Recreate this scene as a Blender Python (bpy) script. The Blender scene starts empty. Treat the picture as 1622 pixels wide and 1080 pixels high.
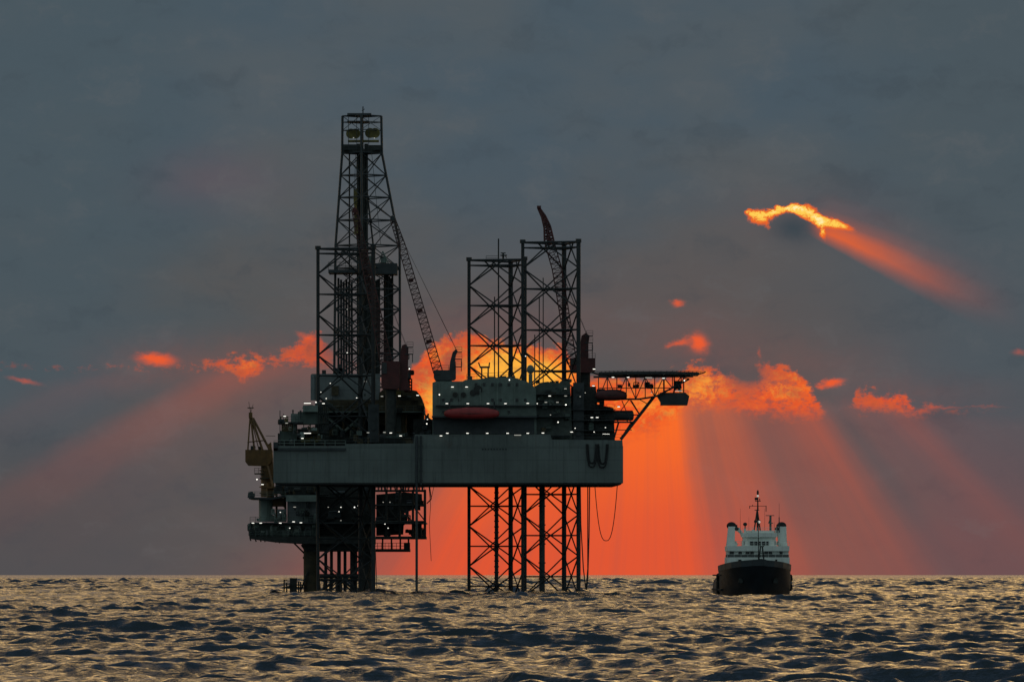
import bpy, math, random
import numpy as np
from mathutils import Vector
R = math.radians
sc = bpy.context.scene
C = sc.collection

# ------------------------------------------------------------------ camera
F = 11100.0            # focal length in photo pixels (photo 1622 wide)
CAMZ = 4.46
cam = bpy.data.cameras.new('camera'); co = bpy.data.objects.new('camera', cam); C.objects.link(co)
co.location = (0, 0, CAMZ); co.rotation_euler = (R(90), 0, 0)
cam.sensor_width = 36; cam.lens = F/1622*36
cam.shift_y = 370/1622
cam.clip_start = 1; cam.clip_end = 200000
sc.camera = co
sc.view_settings.view_transform = 'Standard'
sc.view_settings.look = 'None'
sc.view_settings.exposure = 0
sc.view_settings.gamma = 1

# ------------------------------------------------------------------ node expression helper
class NT:
    def __init__(s, nt): s.nt = nt
    def new(s, t): return s.nt.nodes.new(t)
    def put(s, sock, v):
        if isinstance(v, E): s.nt.links.new(v.s, sock)
        elif isinstance(v, (int, float)): sock.default_value = v
        else: sock.default_value = tuple(v) if len(v) == len(sock.default_value) else tuple(v)+(1,)
    def m(s, op, a, b=None, c=None, clamp=False):
        n = s.new('ShaderNodeMath'); n.operation = op; n.use_clamp = clamp
        s.put(n.inputs[0], a)
        if b is not None: s.put(n.inputs[1], b)
        if c is not None: s.put(n.inputs[2], c)
        return E(s, n.outputs[0])
    def curve(s, x, pts, x0, x1, vmin=0.0, vmax=1.0):
        """piecewise linear lookup of x between x0 and x1"""
        t = (x - x0)*(1.0/(x1-x0))
        n = s.new('ShaderNodeFloatCurve')
        c = n.mapping.curves[0]
        P = [((px-x0)/(x1-x0), (v-vmin)/(vmax-vmin)) for px, v in pts]
        c.points[0].location = P[0]; c.points[1].location = P[-1]
        for p in P[1:-1]: c.points.new(*p)
        for p in c.points: p.handle_type = 'VECTOR'
        n.mapping.update()
        s.put(n.inputs['Value'], t)
        return E(s, n.outputs[0])*(vmax-vmin)+vmin
    def smooth(s, x, a, b, lo=0.0, hi=1.0):
        n = s.new('ShaderNodeMapRange'); n.interpolation_type = 'SMOOTHSTEP'
        s.put(n.inputs[0], x)
        for i, v in enumerate((a, b, lo, hi)): s.put(n.inputs[i+1], v)
        return E(s, n.outputs[0])
    def vec(s, x, y, z=0.0):
        n = s.new('ShaderNodeCombineXYZ')
        for i, v in enumerate((x, y, z)): s.put(n.inputs[i], v)
        return E(s, n.outputs[0])
    def noise(s, v, scale, detail=4, rough=0.5, dist=0.0):
        n = s.new('ShaderNodeTexNoise'); s.put(n.inputs['Vector'], v)
        n.inputs['Scale'].default_value = scale; n.inputs['Detail'].default_value = detail
        n.inputs['Roughness'].default_value = rough; n.inputs['Distortion'].default_value = dist
        return E(s, n.outputs['Fac'])
    def mix(s, a, b, f):
        n = s.new('ShaderNodeMix'); n.data_type = 'RGBA'; n.clamp_factor = True
        s.put(n.inputs[0], f); s.put(n.inputs[6], a); s.put(n.inputs[7], b)
        return E(s, n.outputs[2])
class E:
    def __init__(s, g, sock): s.g = g; s.s = sock
    def __add__(s, o): return s.g.m('ADD', s, o)
    __radd__ = __add__
    def __sub__(s, o): return s.g.m('SUBTRACT', s, o)
    def __rsub__(s, o): return s.g.m('SUBTRACT', o, s)
    def __mul__(s, o): return s.g.m('MULTIPLY', s, o)
    __rmul__ = __mul__
    def __truediv__(s, o): return s.g.m('DIVIDE', s, o)
    def clamp(s): return s.g.m('ADD', s, 0.0, clamp=True)
def lin(r, g, b):
    f = lambda c: c/12.92 if c <= .04045 else ((c+.055)/1.055)**2.4
    return (f(r/255), f(g/255), f(b/255))

# ------------------------------------------------------------------ sky: overcast dusk with a glowing gap and rays
SUN_EL, SUN_AZ = 3.45, 1.12      # hidden sun, degrees above the horizon and right of +Y
world = bpy.data.worlds.new('World'); sc.world = world; world.use_nodes = True
wt = world.node_tree; wt.nodes.clear(); g = NT(wt)
tc = g.new('ShaderNodeTexCoord'); sp = g.new('ShaderNodeSeparateXYZ'); wt.links.new(tc.outputs['Generated'], sp.inputs[0])
dx, dy, dz = (E(g, sp.outputs[i]) for i in range(3))
fy = g.m('MAXIMUM', dy, 0.05)
U = dx/fy*(F/100)+8.11                       # direction on a tangent plane due north, horizon at V = 9.1
V = 9.10-dz/fy*(F/100)
W = g.vec(U, V)
n1 = g.noise(W, 1.3, 6, .6); n2 = g.noise(g.vec(U+31.7, V+11.3), 1.3, 6, .6)
n3 = g.noise(g.vec(U+7.0, V*1.3), 4.5, 5, .65); nb = g.noise(g.vec(U*.55, V*1.1+3), .55, 4, .5)
nfine = g.noise(g.vec(U*0.8, V*1.2), 9.0, 4, .65)
rid = g.noise(g.vec(U*.9+(n1-.5)*.6, V*1.2+(n2-.5)*.6), 6.0, 5, .7, .6)
rid = 1-g.m('ABSOLUTE', rid-.5)*7
Uw = U+(n1-.5)*.42+(n3-.5)*.16
Vw = V+(n2-.5)*.42+(nfine-.5)*.12
def gauss(cx, cy, sx, sy, rot=0, u=Uw, v=Vw):
    c, s_ = math.cos(R(rot)), math.sin(R(rot))
    a = ((u-cx)*c+(v-cy)*s_)*(1/sx); b = ((v-cy)*c-(u-cx)*s_)*(1/sy)
    return g.m('EXPONENT', (a*a+b*b)*-0.7)
Ur = U+(n3-.5)*.20+(nfine-.5)*.10; Vr = V+(nfine-.5)*.12+(n3-.5)*.06
# grey cloud deck
tone = g.smooth(nb, .34, .66)
top = g.mix(lin(73, 87, 97), lin(81, 90, 96), tone)
mid = g.mix(lin(80, 84, 85), lin(87, 85, 84), tone)
base = g.mix(top, mid, g.smooth(V+(nb-.5)*2.5, 1.5, 5.5))
side = g.mix(lin(72, 86, 94), lin(78, 78, 81), g.smooth(V+(nb-.5)*1.5, 5.5, 8.5))
base = g.mix(base, side, g.smooth(U+(nb-.5)*3, 4.5, 1.0)*.8)
right = g.mix(lin(74, 86, 93), lin(98, 79, 83), g.smooth(V+(nb-.5)*1.2, 5.6, 8.9))
base = g.mix(base, right, g.smooth(U+(nb-.5)*3, 12.2, 15.2)*.9)
base = g.mix(base, lin(112, 84, 86), gauss(10.3, 5.2, 4.5, 1.3, 0, U, V)*.16)
base = g.mix(base, lin(104, 82, 92), gauss(3.4, 2.85, .8, .35)*.35)
bil = g.noise(g.vec(U*.7+(n1-.5)*1.2, V*1.25+(n2-.5)*.8), .9, 7, .62)
base = g.mix(base, lin(60, 70, 78), g.smooth(bil, .50, .72)*.38)
base = g.mix(base, lin(98, 100, 102), g.smooth(bil, .48, .28)*.30)
base = g.mix(base, lin(120, 84, 80), (gauss(2.6,5.75,.9,.28)*.35+gauss(4.3,5.7,1.1,.3)*.4+gauss(11.0,5.45,.8,.4)*.35+gauss(12.6,5.8,1.2,.35)*.35+gauss(14.4,6.2,1.0,.22)*.3+gauss(12.8,3.4,1.0,.35)*.18+gauss(7.6,5.2,1.6,.35)*.35)*(.5+n3))
# rays fanning out below the hidden sun
su, sv = 10.28, 2.35
ru, rv = U-su, V-sv
th = g.m('ARCTAN2', ru, rv)*(180/math.pi)
rr = g.m('SQRT', ru*ru+rv*rv)
thn = th+(n2-.5)*1.6
rays = g.curve(thn, [(-80,0),(-71,.0),(-69,.04),(-67.4,.26),(-66,.16),(-64.6,.05),(-63.6,.08),(-62,.56),(-60.4,.52),(-58.2,.2),(-55,.12),(-53,.1),
    (-47,.13),(-42,.27),(-37,.43),(-32,.63),(-27,.9),(-18,.97),(0,.98),(4.6,1),(6.2,.9),(8.0,.55),(10.3,.36),(12.5,.36),(16,.52),(18.5,.46),(21,.34),
    (23,.32),(26,.38),(29,.48),(31.2,.56),(32.8,.44),(34.6,.16),(36,.1),(38,.17),(41,.2),(43.6,.36),(46.4,.12),(50,.08),(58,.03),(80,0)], -80, 80)
start = g.curve(U, [(0,5.9),(2.2,5.85),(2.6,5.72),(4,5.75),(4.9,5.65),(5.5,5.7),(6.3,6.0),(6.6,5.8),(7.4,5.5),(8.9,5.6),(9.3,5.95),(10.5,6.05),(10.9,6.15),(12,6.2),(13,6.3),(14,6.25),(14.6,6.4),(16.3,6.6)], 0, 16.3, 5, 7)
below = g.smooth(V-start+(n3-.5)*.2, -.08, .25)
fall = g.m('EXPONENT', g.m('MAXIMUM', rr-5.2, 0.0)*-.28)
wide = g.smooth(g.m('ABSOLUTE', th+9), 18, 42)
rays_low = g.smooth(V, 7.2, 9.0)*.34*g.smooth(g.m('ABSOLUTE', th-8), 44, 8)
a_r = (rays+(1-rays)*rays_low)*below*(1-wide*(1-fall))*g.smooth(rr, 16, 10)
glowc = g.mix(lin(255, 112, 38), lin(224, 86, 52), g.smooth(V+(n1-.5)*.5, 5.8, 8.9))
glowc = g.mix(glowc, lin(190, 88, 64), g.smooth(g.m('ABSOLUTE', th+9), 18, 34))
streak = g.noise(g.vec(th*.60, rr*.10), 1.0, 5, .6)
col = g.mix(base, glowc, (a_r*(.70+streak*.58)).clamp())
# ray from the upper hole
r2 = g.curve(thn, [(55,0),(61.3,.0),(63,.4),(64.7,1),(66.6,.8),(68.6,.26),(71.5,.05),(76,0)], 55, 76)
a_2 = r2*g.smooth(rr, 2.7, 3.2)*g.smooth(rr, 7.4, 2.9)*g.smooth(rr, 7.4, 2.2)*(.8+n1*.4)
col = g.mix(col, lin(226, 98, 52), (a_2*1.05).clamp())
# glowing cloud band
TB = [(0,5.8,5.8),(3.0,5.86,5.82),(3.3,5.73,5.79),(3.6,5.69,5.80),(3.85,5.64,6.02),(4.1,5.64,5.86),(4.3,5.66,5.76),(4.5,5.56,5.72),(4.75,5.38,5.74),(4.9,5.25,5.78),
  (5.1,5.3,5.74),(5.3,5.6,5.7),(5.6,5.74,5.7),(6.25,6.1,6.0),(6.45,5.95,6.6),(6.6,5.7,6.9),(6.75,5.55,7),(6.9,5.42,7),(7.15,5.33,7),(7.4,5.25,7),(7.6,5.28,7),
  (7.8,5.4,7),(8.2,5.46,7),(8.6,5.5,7),(8.9,5.5,7),(9.1,5.75,7),(9.3,6.0,7),(10.4,6.02,6.8),(10.75,5.9,6.5),(10.9,5.80,6.4),(11.1,5.76,6.4),(11.3,5.82,6.42),
  (11.5,5.9,6.42),(11.75,6.0,6.46),(11.92,5.84,6.5),(12.05,5.74,6.5),(12.4,5.76,6.52),(12.6,5.9,6.54),(12.75,6.02,6.54),(12.9,6.2,6.54),(13.0,6.4,6.5),(13.1,6.6,6.4),
  (13.45,6.5,6.3),(13.58,6.12,6.42),(13.8,6.2,6.46),(14.1,6.23,6.46),(14.3,6.2,6.48),(14.5,6.4,6.54),(14.75,6.43,6.5),(15.0,6.48,6.46),(16.3,6.5,6.44)]
tp = g.curve(U, [(a, b) for a, b, c in TB], 0, 16.3, 5, 7.2)
bt = g.curve(U, [(a, c) for a, b, c in TB], 0, 16.3, 5, 7.2)
en = (n3-.5)*.46+(n1-.5)*.10+(nfine-.5)*.30
soft = g.curve(U, [(0,.10),(5,.14),(6.3,.3),(10.8,.3),(13,.3),(13.5,.22),(16.3,.15)], 0, 16.3)
band = (1-gauss(11.84,5.91,.27,.20,10,Ur,Vr)*1.25).clamp()*(1-gauss(5.35,5.6,.25,.3,0,Ur,Vr)*.8)*g.smooth(V-tp+en, -.05, .13)*g.smooth((bt-V+en*.7+soft*.35)/soft, -.3, 1.0)
band = band*(g.smooth(n3*.5+nfine*.5, .38, .52)*.55+.45+g.smooth(U, 9.6, 9.0)*g.smooth(U, 6.3, 6.9)*.5).clamp()
str_ = g.curve(U, [(0,0),(3,.6),(3.7,.85),(4.3,.8),(5,.85),(6,.9),(6.5,1),(9.2,1),(10.6,.9),(12.8,1),(13.6,.85),(14.4,.8),(14.7,.4),(15.1,.2),(16.3,.0)], 0, 16.3)
hot = (gauss(6.85,6.35,.17,.28)*.8+gauss(7.95,5.85,.42,.24)*1.35+gauss(8.65,5.95,.35,.2)*.95+gauss(11.2,6.08,.3,.16)*.5+gauss(12.45,6.15,.35,.2)*.45
       +gauss(7.0,5.6,.2,.1)*.35+gauss(3.9,5.8,.2,.1)*.35+gauss(10.6,6.3,.7,.25)*.4+(n3-.5)*1.3+(nfine-.5)*.9+rid.clamp()*.28-.1).clamp()
bcol = g.mix(lin(222, 72, 40), lin(252, 108, 38), (n1*1.6-.45+hot).clamp())
bcol = g.mix(bcol, lin(255, 196, 72), (hot*.95-.2-g.smooth(U, 10.4, 11.2)*.18-g.smooth(U, 5.8, 5.2)*.15).clamp())
col = g.mix(col, bcol, (band*str_).clamp())
dark = (g.smooth(n1+n3*.4+(nfine-.5)*.3, .62, .86)*.55+gauss(7.2,5.85,.15,.35)*.3+gauss(5.3,5.6,.4,.3)*.6).clamp()*band
col = g.mix(col, lin(140, 76, 66), dark)
# loose lit scraps of cloud
q = lambda *a: gauss(*a[:4], a[4] if len(a) > 4 else 0, Ur, Vr)
sc_ = (q(2.48,5.69,.26,.085,6)*1.25+q(.38,6.03,.26,.04,12)*.55+q(10.73,4.80,.10,.055)*.85+q(11.07,5.43,.13,.11,35)*1.15+q(10.78,5.42,.10,.05,-20)*.75+q(10.6,5.47,.08,.03,-20)*.5
       +q(12.03,5.58,.03,.09,-15)*.45+q(13.2,6.06,.15,.06,-8)*1.2+q(13.0,6.13,.06,.04)*.6+q(16.15,5.58,.12,.06)*.45+q(4.86,5.34,.14,.05,20)*.8+q(15.6,6.44,.4,.02)*.3+q(14.85,6.45,.25,.025)*.5+q(10.9,5.6,.35,.5)*.13)
col = g.mix(col, lin(238, 92, 48), g.smooth(sc_*(.55+n3*.9), .08, 1.25)*.95)
# the hole above right, its rim burning
ring_n = (n3-.5)*.5+(nfine-.5)*.5
rim = (q(12.06,3.43,.16,.10,-8)*1.25+q(12.27,3.36,.10,.05,-10)*.8+q(12.48,3.31,.17,.038,-6)*1.05+q(12.70,3.32,.15,.075,10)*1.2+q(12.90,3.43,.12,.07,42)*1.1+q(13.02,3.64,.05,.15,-18)
       +q(13.14,3.53,.19,.07,14)*1.2+q(13.4,3.6,.16,.05,22)*.55+q(12.17,3.6,.05,.06)*.4+q(11.88,3.37,.07,.04)*.8+q(12.7,3.42,.2,.03,30)*.5)
rim = rim*(rid.clamp()*.42+nfine*1.0)
Ud, Vd = U+(n3-.5)*.14, V+(nfine-.5)*.10
rim = rim+ring_n*.25*g.smooth(rim, .05, .5)
col = g.mix(col, lin(236, 100, 40), g.smooth(rim, .18, .55))
col = g.mix(col, lin(255, 206, 84), g.smooth(rim, .5, .95))
col = g.mix(col, lin(255, 248, 190), g.smooth(rim, 1.0, 1.5)*.7)
col = g.mix(col, lin(62, 71, 78), gauss(12.58,3.62,.30,.19,5,Ud,Vd)*g.smooth(rim,.6,.2)*1.0)
# rest of the dome, above and behind the view
elev = g.m('ARCSINE', dz)*(180/math.pi)
D = g.vec(dx, dy, dz*2.2)
hn = g.noise(D, 5.0, 6, .6)
hs = g.noise(D, 26.0, 4, .6)
gap = g.smooth(hn*.75+hs*.25, .42, .62)
cream = g.mix((.34,.27,.19), (2.75, 1.68, .58), gap)
hi = g.mix(cream, lin(66, 82, 100), g.smooth(elev+(hn-.5)*10, 8.5, 25))
back = g.mix(lin(126, 143, 145), lin(110, 126, 132), gap)
hi = g.mix(hi, back, g.smooth(dy, .5, -.1))
col = g.mix(col, hi, g.smooth(elev+(hn-.5)*3, 5.2, 9.5))
col = g.mix(col, back, g.smooth(dy, .35, .0))
sky = g.new('ShaderNodeTexSky'); sky.sky_type = 'NISHITA'; sky.sun_disc = False
sky.sun_elevation = R(SUN_EL); sky.sun_rotation = R(SUN_AZ); sky.air_density = 1.5; sky.dust_density = 3
bg1 = g.new('ShaderNodeBackground'); g.put(bg1.inputs[0], col); bg1.inputs[1].default_value = 1.0
skm = g.new('ShaderNodeMix'); skm.data_type = 'RGBA'
wt.links.new(g.smooth(elev, 35, 70).s, skm.inputs[0]); skm.inputs[6].default_value = (0, 0, 0, 1); wt.links.new(sky.outputs[0], skm.inputs[7])
bg2 = g.new('ShaderNodeBackground'); wt.links.new(skm.outputs[2], bg2.inputs[0]); bg2.inputs[1].default_value = 0.05
ad = g.new('ShaderNodeAddShader'); out = g.new('ShaderNodeOutputWorld')
wt.links.new(bg1.outputs[0], ad.inputs[0]); wt.links.new(bg2.outputs[0], ad.inputs[1]); wt.links.new(ad.outputs[0], out.inputs[0])

sl = bpy.data.lights.new('sun', 'SUN'); sl.energy = 0.01; sl.angle = R(20); sl.color = (1, .55, .28)
so = bpy.data.objects.new('sun', sl); C.objects.link(so)
so.rotation_euler = (R(90-SUN_EL), 0, R(180-SUN_AZ)); so.location = (0, -20, 60)
# the lamp shines along its -Z: from the north horizon towards the viewer

# ------------------------------------------------------------------ materials
MATS = {}
def mat(name, col, rough=.6, metal=0.0, var=.25, scale=.6, rust=0.0, streak=0.0, emit=None, seams=0):
    if name in MATS: return MATS[name]
    m = bpy.data.materials.new(name); m.use_nodes = True
    h = NT(m.node_tree); b = m.node_tree.nodes['Principled BSDF']
    t = h.new('ShaderNodeTexCoord'); O = E(h, t.outputs['Object'])
    n = h.noise(O, scale, 6, .6)
    dark = tuple(c*(1-var) for c in col); light = tuple(min(1, c*(1+var)) for c in col)
    c = h.mix(dark, light, h.smooth(n, .3, .7))
    if rust:
        nr = h.noise(O, scale*2.3, 7, .7)
        c = h.mix(c, (.09, .035, .014), h.smooth(nr, .62-.1*rust, .72)*min(1, rust))
    if streak or seams:
        s3 = h.new('ShaderNodeSeparateXYZ'); m.node_tree.links.new(t.outputs['Object'], s3.inputs[0])
        x, y, z = (E(h, s3.outputs[i]) for i in range(3))
        if streak:
            ns = h.noise(h.vec(x*1.6, y*1.6, z*.07), 1.0, 5, .65)
            c = h.mix(c, tuple(q*.45 for q in col), h.smooth(ns, .5, .72)*streak)
            nr2 = h.noise(h.vec(x*2.1+9, y*2.1, z*.12), 1.0, 5, .7)
            c = h.mix(c, (.11, .045, .02), h.smooth(nr2, .6, .74)*streak*.6)
        if seams:
            fr = h.m('FRACT', x*(1/seams)); fz = h.m('FRACT', z*(1/2.6))
            ln = h.m('MAXIMUM', h.smooth(fr, .02, .005), h.smooth(fz, .05, .012))
            c = h.mix(c, tuple(q*.5 for q in col), ln*.8)
    h.put(b.inputs['Base Color'], c)
    h.put(b.inputs['Roughness'], h.noise(O, scale*3, 3)*.3+(rough-.15))
    b.inputs['Metallic'].default_value = metal
    if emit: b.inputs['Emission Color'].default_value = emit[:3]+(1,); b.inputs['Emission Strength'].default_value = emit[3]
    MATS[name] = m; return m
M_STEEL = mat('dark_painted_steel', (.032, .040, .044), .55, rust=.35)
M_LEG = mat('leg_steel', (.022, .026, .028), .6, rust=.3)
M_HULL = mat('hull_paint', (.125, .150, .142), .5, var=.16, scale=.14, streak=.65, seams=3.2, rust=.25)
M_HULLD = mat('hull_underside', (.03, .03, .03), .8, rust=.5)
M_GREEN = mat('grey_green_paint', (.12, .16, .142), .55, var=.22, scale=.5, rust=.25, streak=.4)
M_GREEN2 = mat('pale_green_paint', (.20, .25, .225), .55, var=.2, scale=.5, rust=.2, streak=.4)
M_PANEL = mat('pale_cladding', (.19, .215, .22), .5, var=.15, scale=.3, streak=.5, seams=1.2)
M_DARK = mat('sooty_machinery', (.022, .026, .024), .7, var=.5, scale=1.0, rust=.5)
M_BROWN = mat('rusty_brown_steel', (.07, .055, .028), .7, var=.4, scale=.7, rust=.7)
M_RED = mat('dark_red_paint', (.30, .022, .022), .5, var=.25, rust=.2)
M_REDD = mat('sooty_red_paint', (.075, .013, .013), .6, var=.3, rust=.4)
M_OCHRE = mat('ochre_crane_paint', (.15, .07, .014), .55, var=.3, scale=.6, rust=.5, streak=.5)
M_YEL = mat('yellow_machinery_paint', (.16, .13, .03), .6, var=.4, rust=.4)
M_WHITE = mat('ship_white_paint', (.80, .84, .78), .45, var=.07, scale=.4, streak=.3)
M_BLACK = mat('ship_black_paint', (.010, .013, .017), .45, var=.3, scale=.5, rust=.15)
M_NAVY = mat('ship_bulwark_paint', (.025, .035, .042), .5, var=.3, scale=.5)
M_GLASS = mat('dark_window_glass', (.008, .01, .012), .2)
M_HOSE = mat('black_rubber_hose', (.014, .014, .015), .7)
M_RUBBER = mat('fender_rubber', (.012, .012, .012), .85)
M_LAMP = mat('lit_lamp_glass', (.8, .8, .75), .4, emit=(1, .97, .86, 1.5))
M_LAMPD = mat('dim_lamp_glass', (.6, .6, .55), .4, emit=(1, .95, .82, .4))
M_FOAM = mat('sea_foam', (.45, .47, .46), .8, var=.5, scale=2)

# ------------------------------------------------------------------ mesh helpers
def PX(px, Y): return (px-811.0)*Y/F
def PZ(py, Y): return CAMZ+(910.0-py)*Y/F
def P(px, py, Y): return Vector((PX(px, Y), Y, PZ(py, Y)))
ORG = {}
def thing(name, label, cat, loc, group=None):
    o = bpy.data.objects.new(name, None); C.objects.link(o); o.location = loc; o.empty_display_size = 1
    o['label'] = label; o['category'] = cat
    if group: o['group'] = group
    ORG[o.name] = Vector(loc); return o
class MB:
    def __init__(s): s.v = []; s.f = []; s.mi = []; s.cur = 0
    def add(s, vs, fs):
        k = len(s.v); s.v += [tuple(v) for v in vs]; s.f += [tuple(i+k for i in f) for f in fs]; s.mi += [s.cur]*len(fs); return s
    def box(s, x0, x1, y0, y1, z0, z1):
        return s.add([(x0,y0,z0),(x1,y0,z0),(x1,y1,z0),(x0,y1,z0),(x0,y0,z1),(x1,y0,z1),(x1,y1,z1),(x0,y1,z1)],
              [(0,3,2,1),(4,5,6,7),(0,1,5,4),(1,2,6,5),(2,3,7,6),(3,0,4,7)])
    def pbox(s, px0, px1, py0, py1, Y0, Y1):
        """box whose front face at depth Y0 fills the given photo rectangle"""
        return s.box(PX(px0, Y0), PX(px1, Y0), Y0, Y1, PZ(py1, Y0), PZ(py0, Y0))
    def tube(s, p, q, r, n=6, r2=None, caps=True):
        p, q = Vector(p), Vector(q); d = q-p
        if d.length < 1e-5: return s
        r2 = r if r2 is None else r2
        d.normalize(); a = d.orthogonal().normalized(); b = d.cross(a); vs = []
        for (c, rr_) in ((p, r), (q, r2)):
            for i in range(n):
                t = 2*math.pi*i/n; vs.append(c+a*math.cos(t)*rr_+b*math.sin(t)*rr_)
        fs = [(i, (i+1) % n, n+(i+1) % n, n+i) for i in range(n)]
        if caps: fs += [tuple(range(n-1, -1, -1)), tuple(range(n, 2*n))]
        return s.add(vs, fs)
    def poly(s, pts, r, n=6):
        for a, b in zip(pts[:-1], pts[1:]): s.tube(a, b, r, n)
        return s
    def prism(s, pts, y0, y1):
        """pts: outline (x,z), front at y0, back at y1"""
        n = len(pts)
        ar = sum(pts[i][0]*pts[(i+1) % n][1]-pts[(i+1) % n][0]*pts[i][1] for i in range(n))
        if ar < 0: pts = pts[::-1]
        return s.add([(x, y0, z) for x, z in pts]+[(x, y1, z) for x, z in pts],
            [tuple(range(n)), tuple(range(2*n-1, n-1, -1))]+[(i, n+i, n+(i+1) % n, (i+1) % n) for i in range(n)])
    def pprism(s, pts, Y0, Y1): return s.prism([(PX(a, Y0), PZ(b, Y0)) for a, b in pts], Y0, Y1)
    def plan(s, pts, z0, z1):
        n = len(pts)
        ar = sum(pts[i][0]*pts[(i+1) % n][1]-pts[(i+1) % n][0]*pts[i][1] for i in range(n))
        if ar < 0: pts = pts[::-1]
        return s.add([(x, y, z0) for x, y in pts]+[(x, y, z1) for x, y in pts],
            [tuple(range(n-1, -1, -1)), tuple(range(n, 2*n))]+[(i, (i+1) % n, n+(i+1) % n, n+i) for i in range(n)])
    def ell(s, c, rx, ry, rz, nu=20, nv=10, pw=1.0):
        vs = []; fs = []
        for j in range(nv+1):
            ph = -math.pi/2+math.pi*j/nv
            for i in range(nu):
                t = 2*math.pi*i/nu; cp = math.cos(ph)
                sg = lambda a: math.copysign(abs(a)**pw, a)
                vs.append((c[0]+rx*sg(cp)*sg(math.cos(t)), c[1]+ry*sg(cp)*sg(math.sin(t)), c[2]+rz*sg(math.sin(ph))))
        for j in range(nv):
            for i in range(nu):
                fs.append((j*nu+i, j*nu+(i+1) % nu, (j+1)*nu+(i+1) % nu, (j+1)*nu+i))
        return s.add(vs, fs)
    def rail(s, pts, h=1.1, r=.045, step=1.6, mids=2):
        """handrail along base points"""
        for a, b in zip(pts[:-1], pts[1:]):
            a, b = Vector(a), Vector(b); n = max(1, int((b-a).length/step))
            for k in range(mids): s.tube(a+Vector((0,0,h*(k+1)/mids)), b+Vector((0,0,h*(k+1)/mids)), r, 4)
            for i in range(n+1):
                q = a.lerp(b, i/n); s.tube(q, q+Vector((0,0,h)), r, 4)
        return s
    def truss(s, p, q, w0, w1, bays, rc, rb, up=Vector((0,0,1)), side=None):
        """four-chord lattice boom from p to q"""
        p, q = Vector(p), Vector(q); d = (q-p).normalized()
        side = Vector((0,1,0)) if side is None else side
        side = (side-d*side.dot(d)).normalized(); oth = d.cross(side)
        cs = []
        for k in range(bays+1):
            t = k/bays; w = (w0+(w1-w0)*t)/2; c = p.lerp(q, t)
            cs.append([c+side*w*a+oth*w*b for a, b in ((-1,-1),(1,-1),(1,1),(-1,1))])
        for k in range(bays):
            for i in range(4):
                s.tube(cs[k][i], cs[k+1][i], rc, 5); j = (i+1) % 4
                if k % 2: s.tube(cs[k][i], cs[k+1][j], rb, 4)
                else: s.tube(cs[k][j], cs[k+1][i], rb, 4)
                s.tube(cs[k][i], cs[k][j], rb, 4)
        return s
    def build(s, name, m, parent=None, label=None, smooth=False, tags=None):
        me = bpy.data.meshes.new(name); og = ORG.get(parent.name, Vector((0,0,0))) if parent else Vector((0,0,0))
        me.from_pydata([(v[0]-og.x, v[1]-og.y, v[2]-og.z) for v in s.v], [], s.f)
        for mm in (m if isinstance(m, (list, tuple)) else [m]): me.materials.append(mm)
        if max(s.mi, default=0): me.polygons.foreach_set('material_index', s.mi)
        if smooth: me.polygons.foreach_set('use_smooth', [True]*len(me.polygons))
        me.update()
        o = bpy.data.objects.new(name, me); C.objects.link(o)
        if parent: o.parent = parent; ORG[o.name] = og
        if label: o['label'] = label
        for k, v in (tags or {}).items(): o[k] = v
        return o
def catenary(a, b, sag, n=14):
    a, b = Vector(a), Vector(b)
    return [a.lerp(b, i/n)-Vector((0, 0, sag*4*(i/n)*(1-i/n))) for i in range(n+1)]
def loop(a, b, depth, n=24, p=2.6):
    a, b = Vector(a), Vector(b)
    return [a.lerp(b, i/n)-Vector((0, 0, depth*(1-abs(2*i/n-1)**p))) for i in range(n+1)]

# ------------------------------------------------------------------ jack-up rig
M_GREEND = mat('dull_green_steel', (.06, .078, .068), .6, var=.35, scale=.8, rust=.4, streak=.5)
YF = 1480.0
rnd = random.Random(11)
rig = thing('jack_up_rig', 'huge grey jack-up drilling rig standing on three lattice legs, lamps lit on deck', 'drilling rig', (PX(700, YF), 1505, 0))

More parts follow.
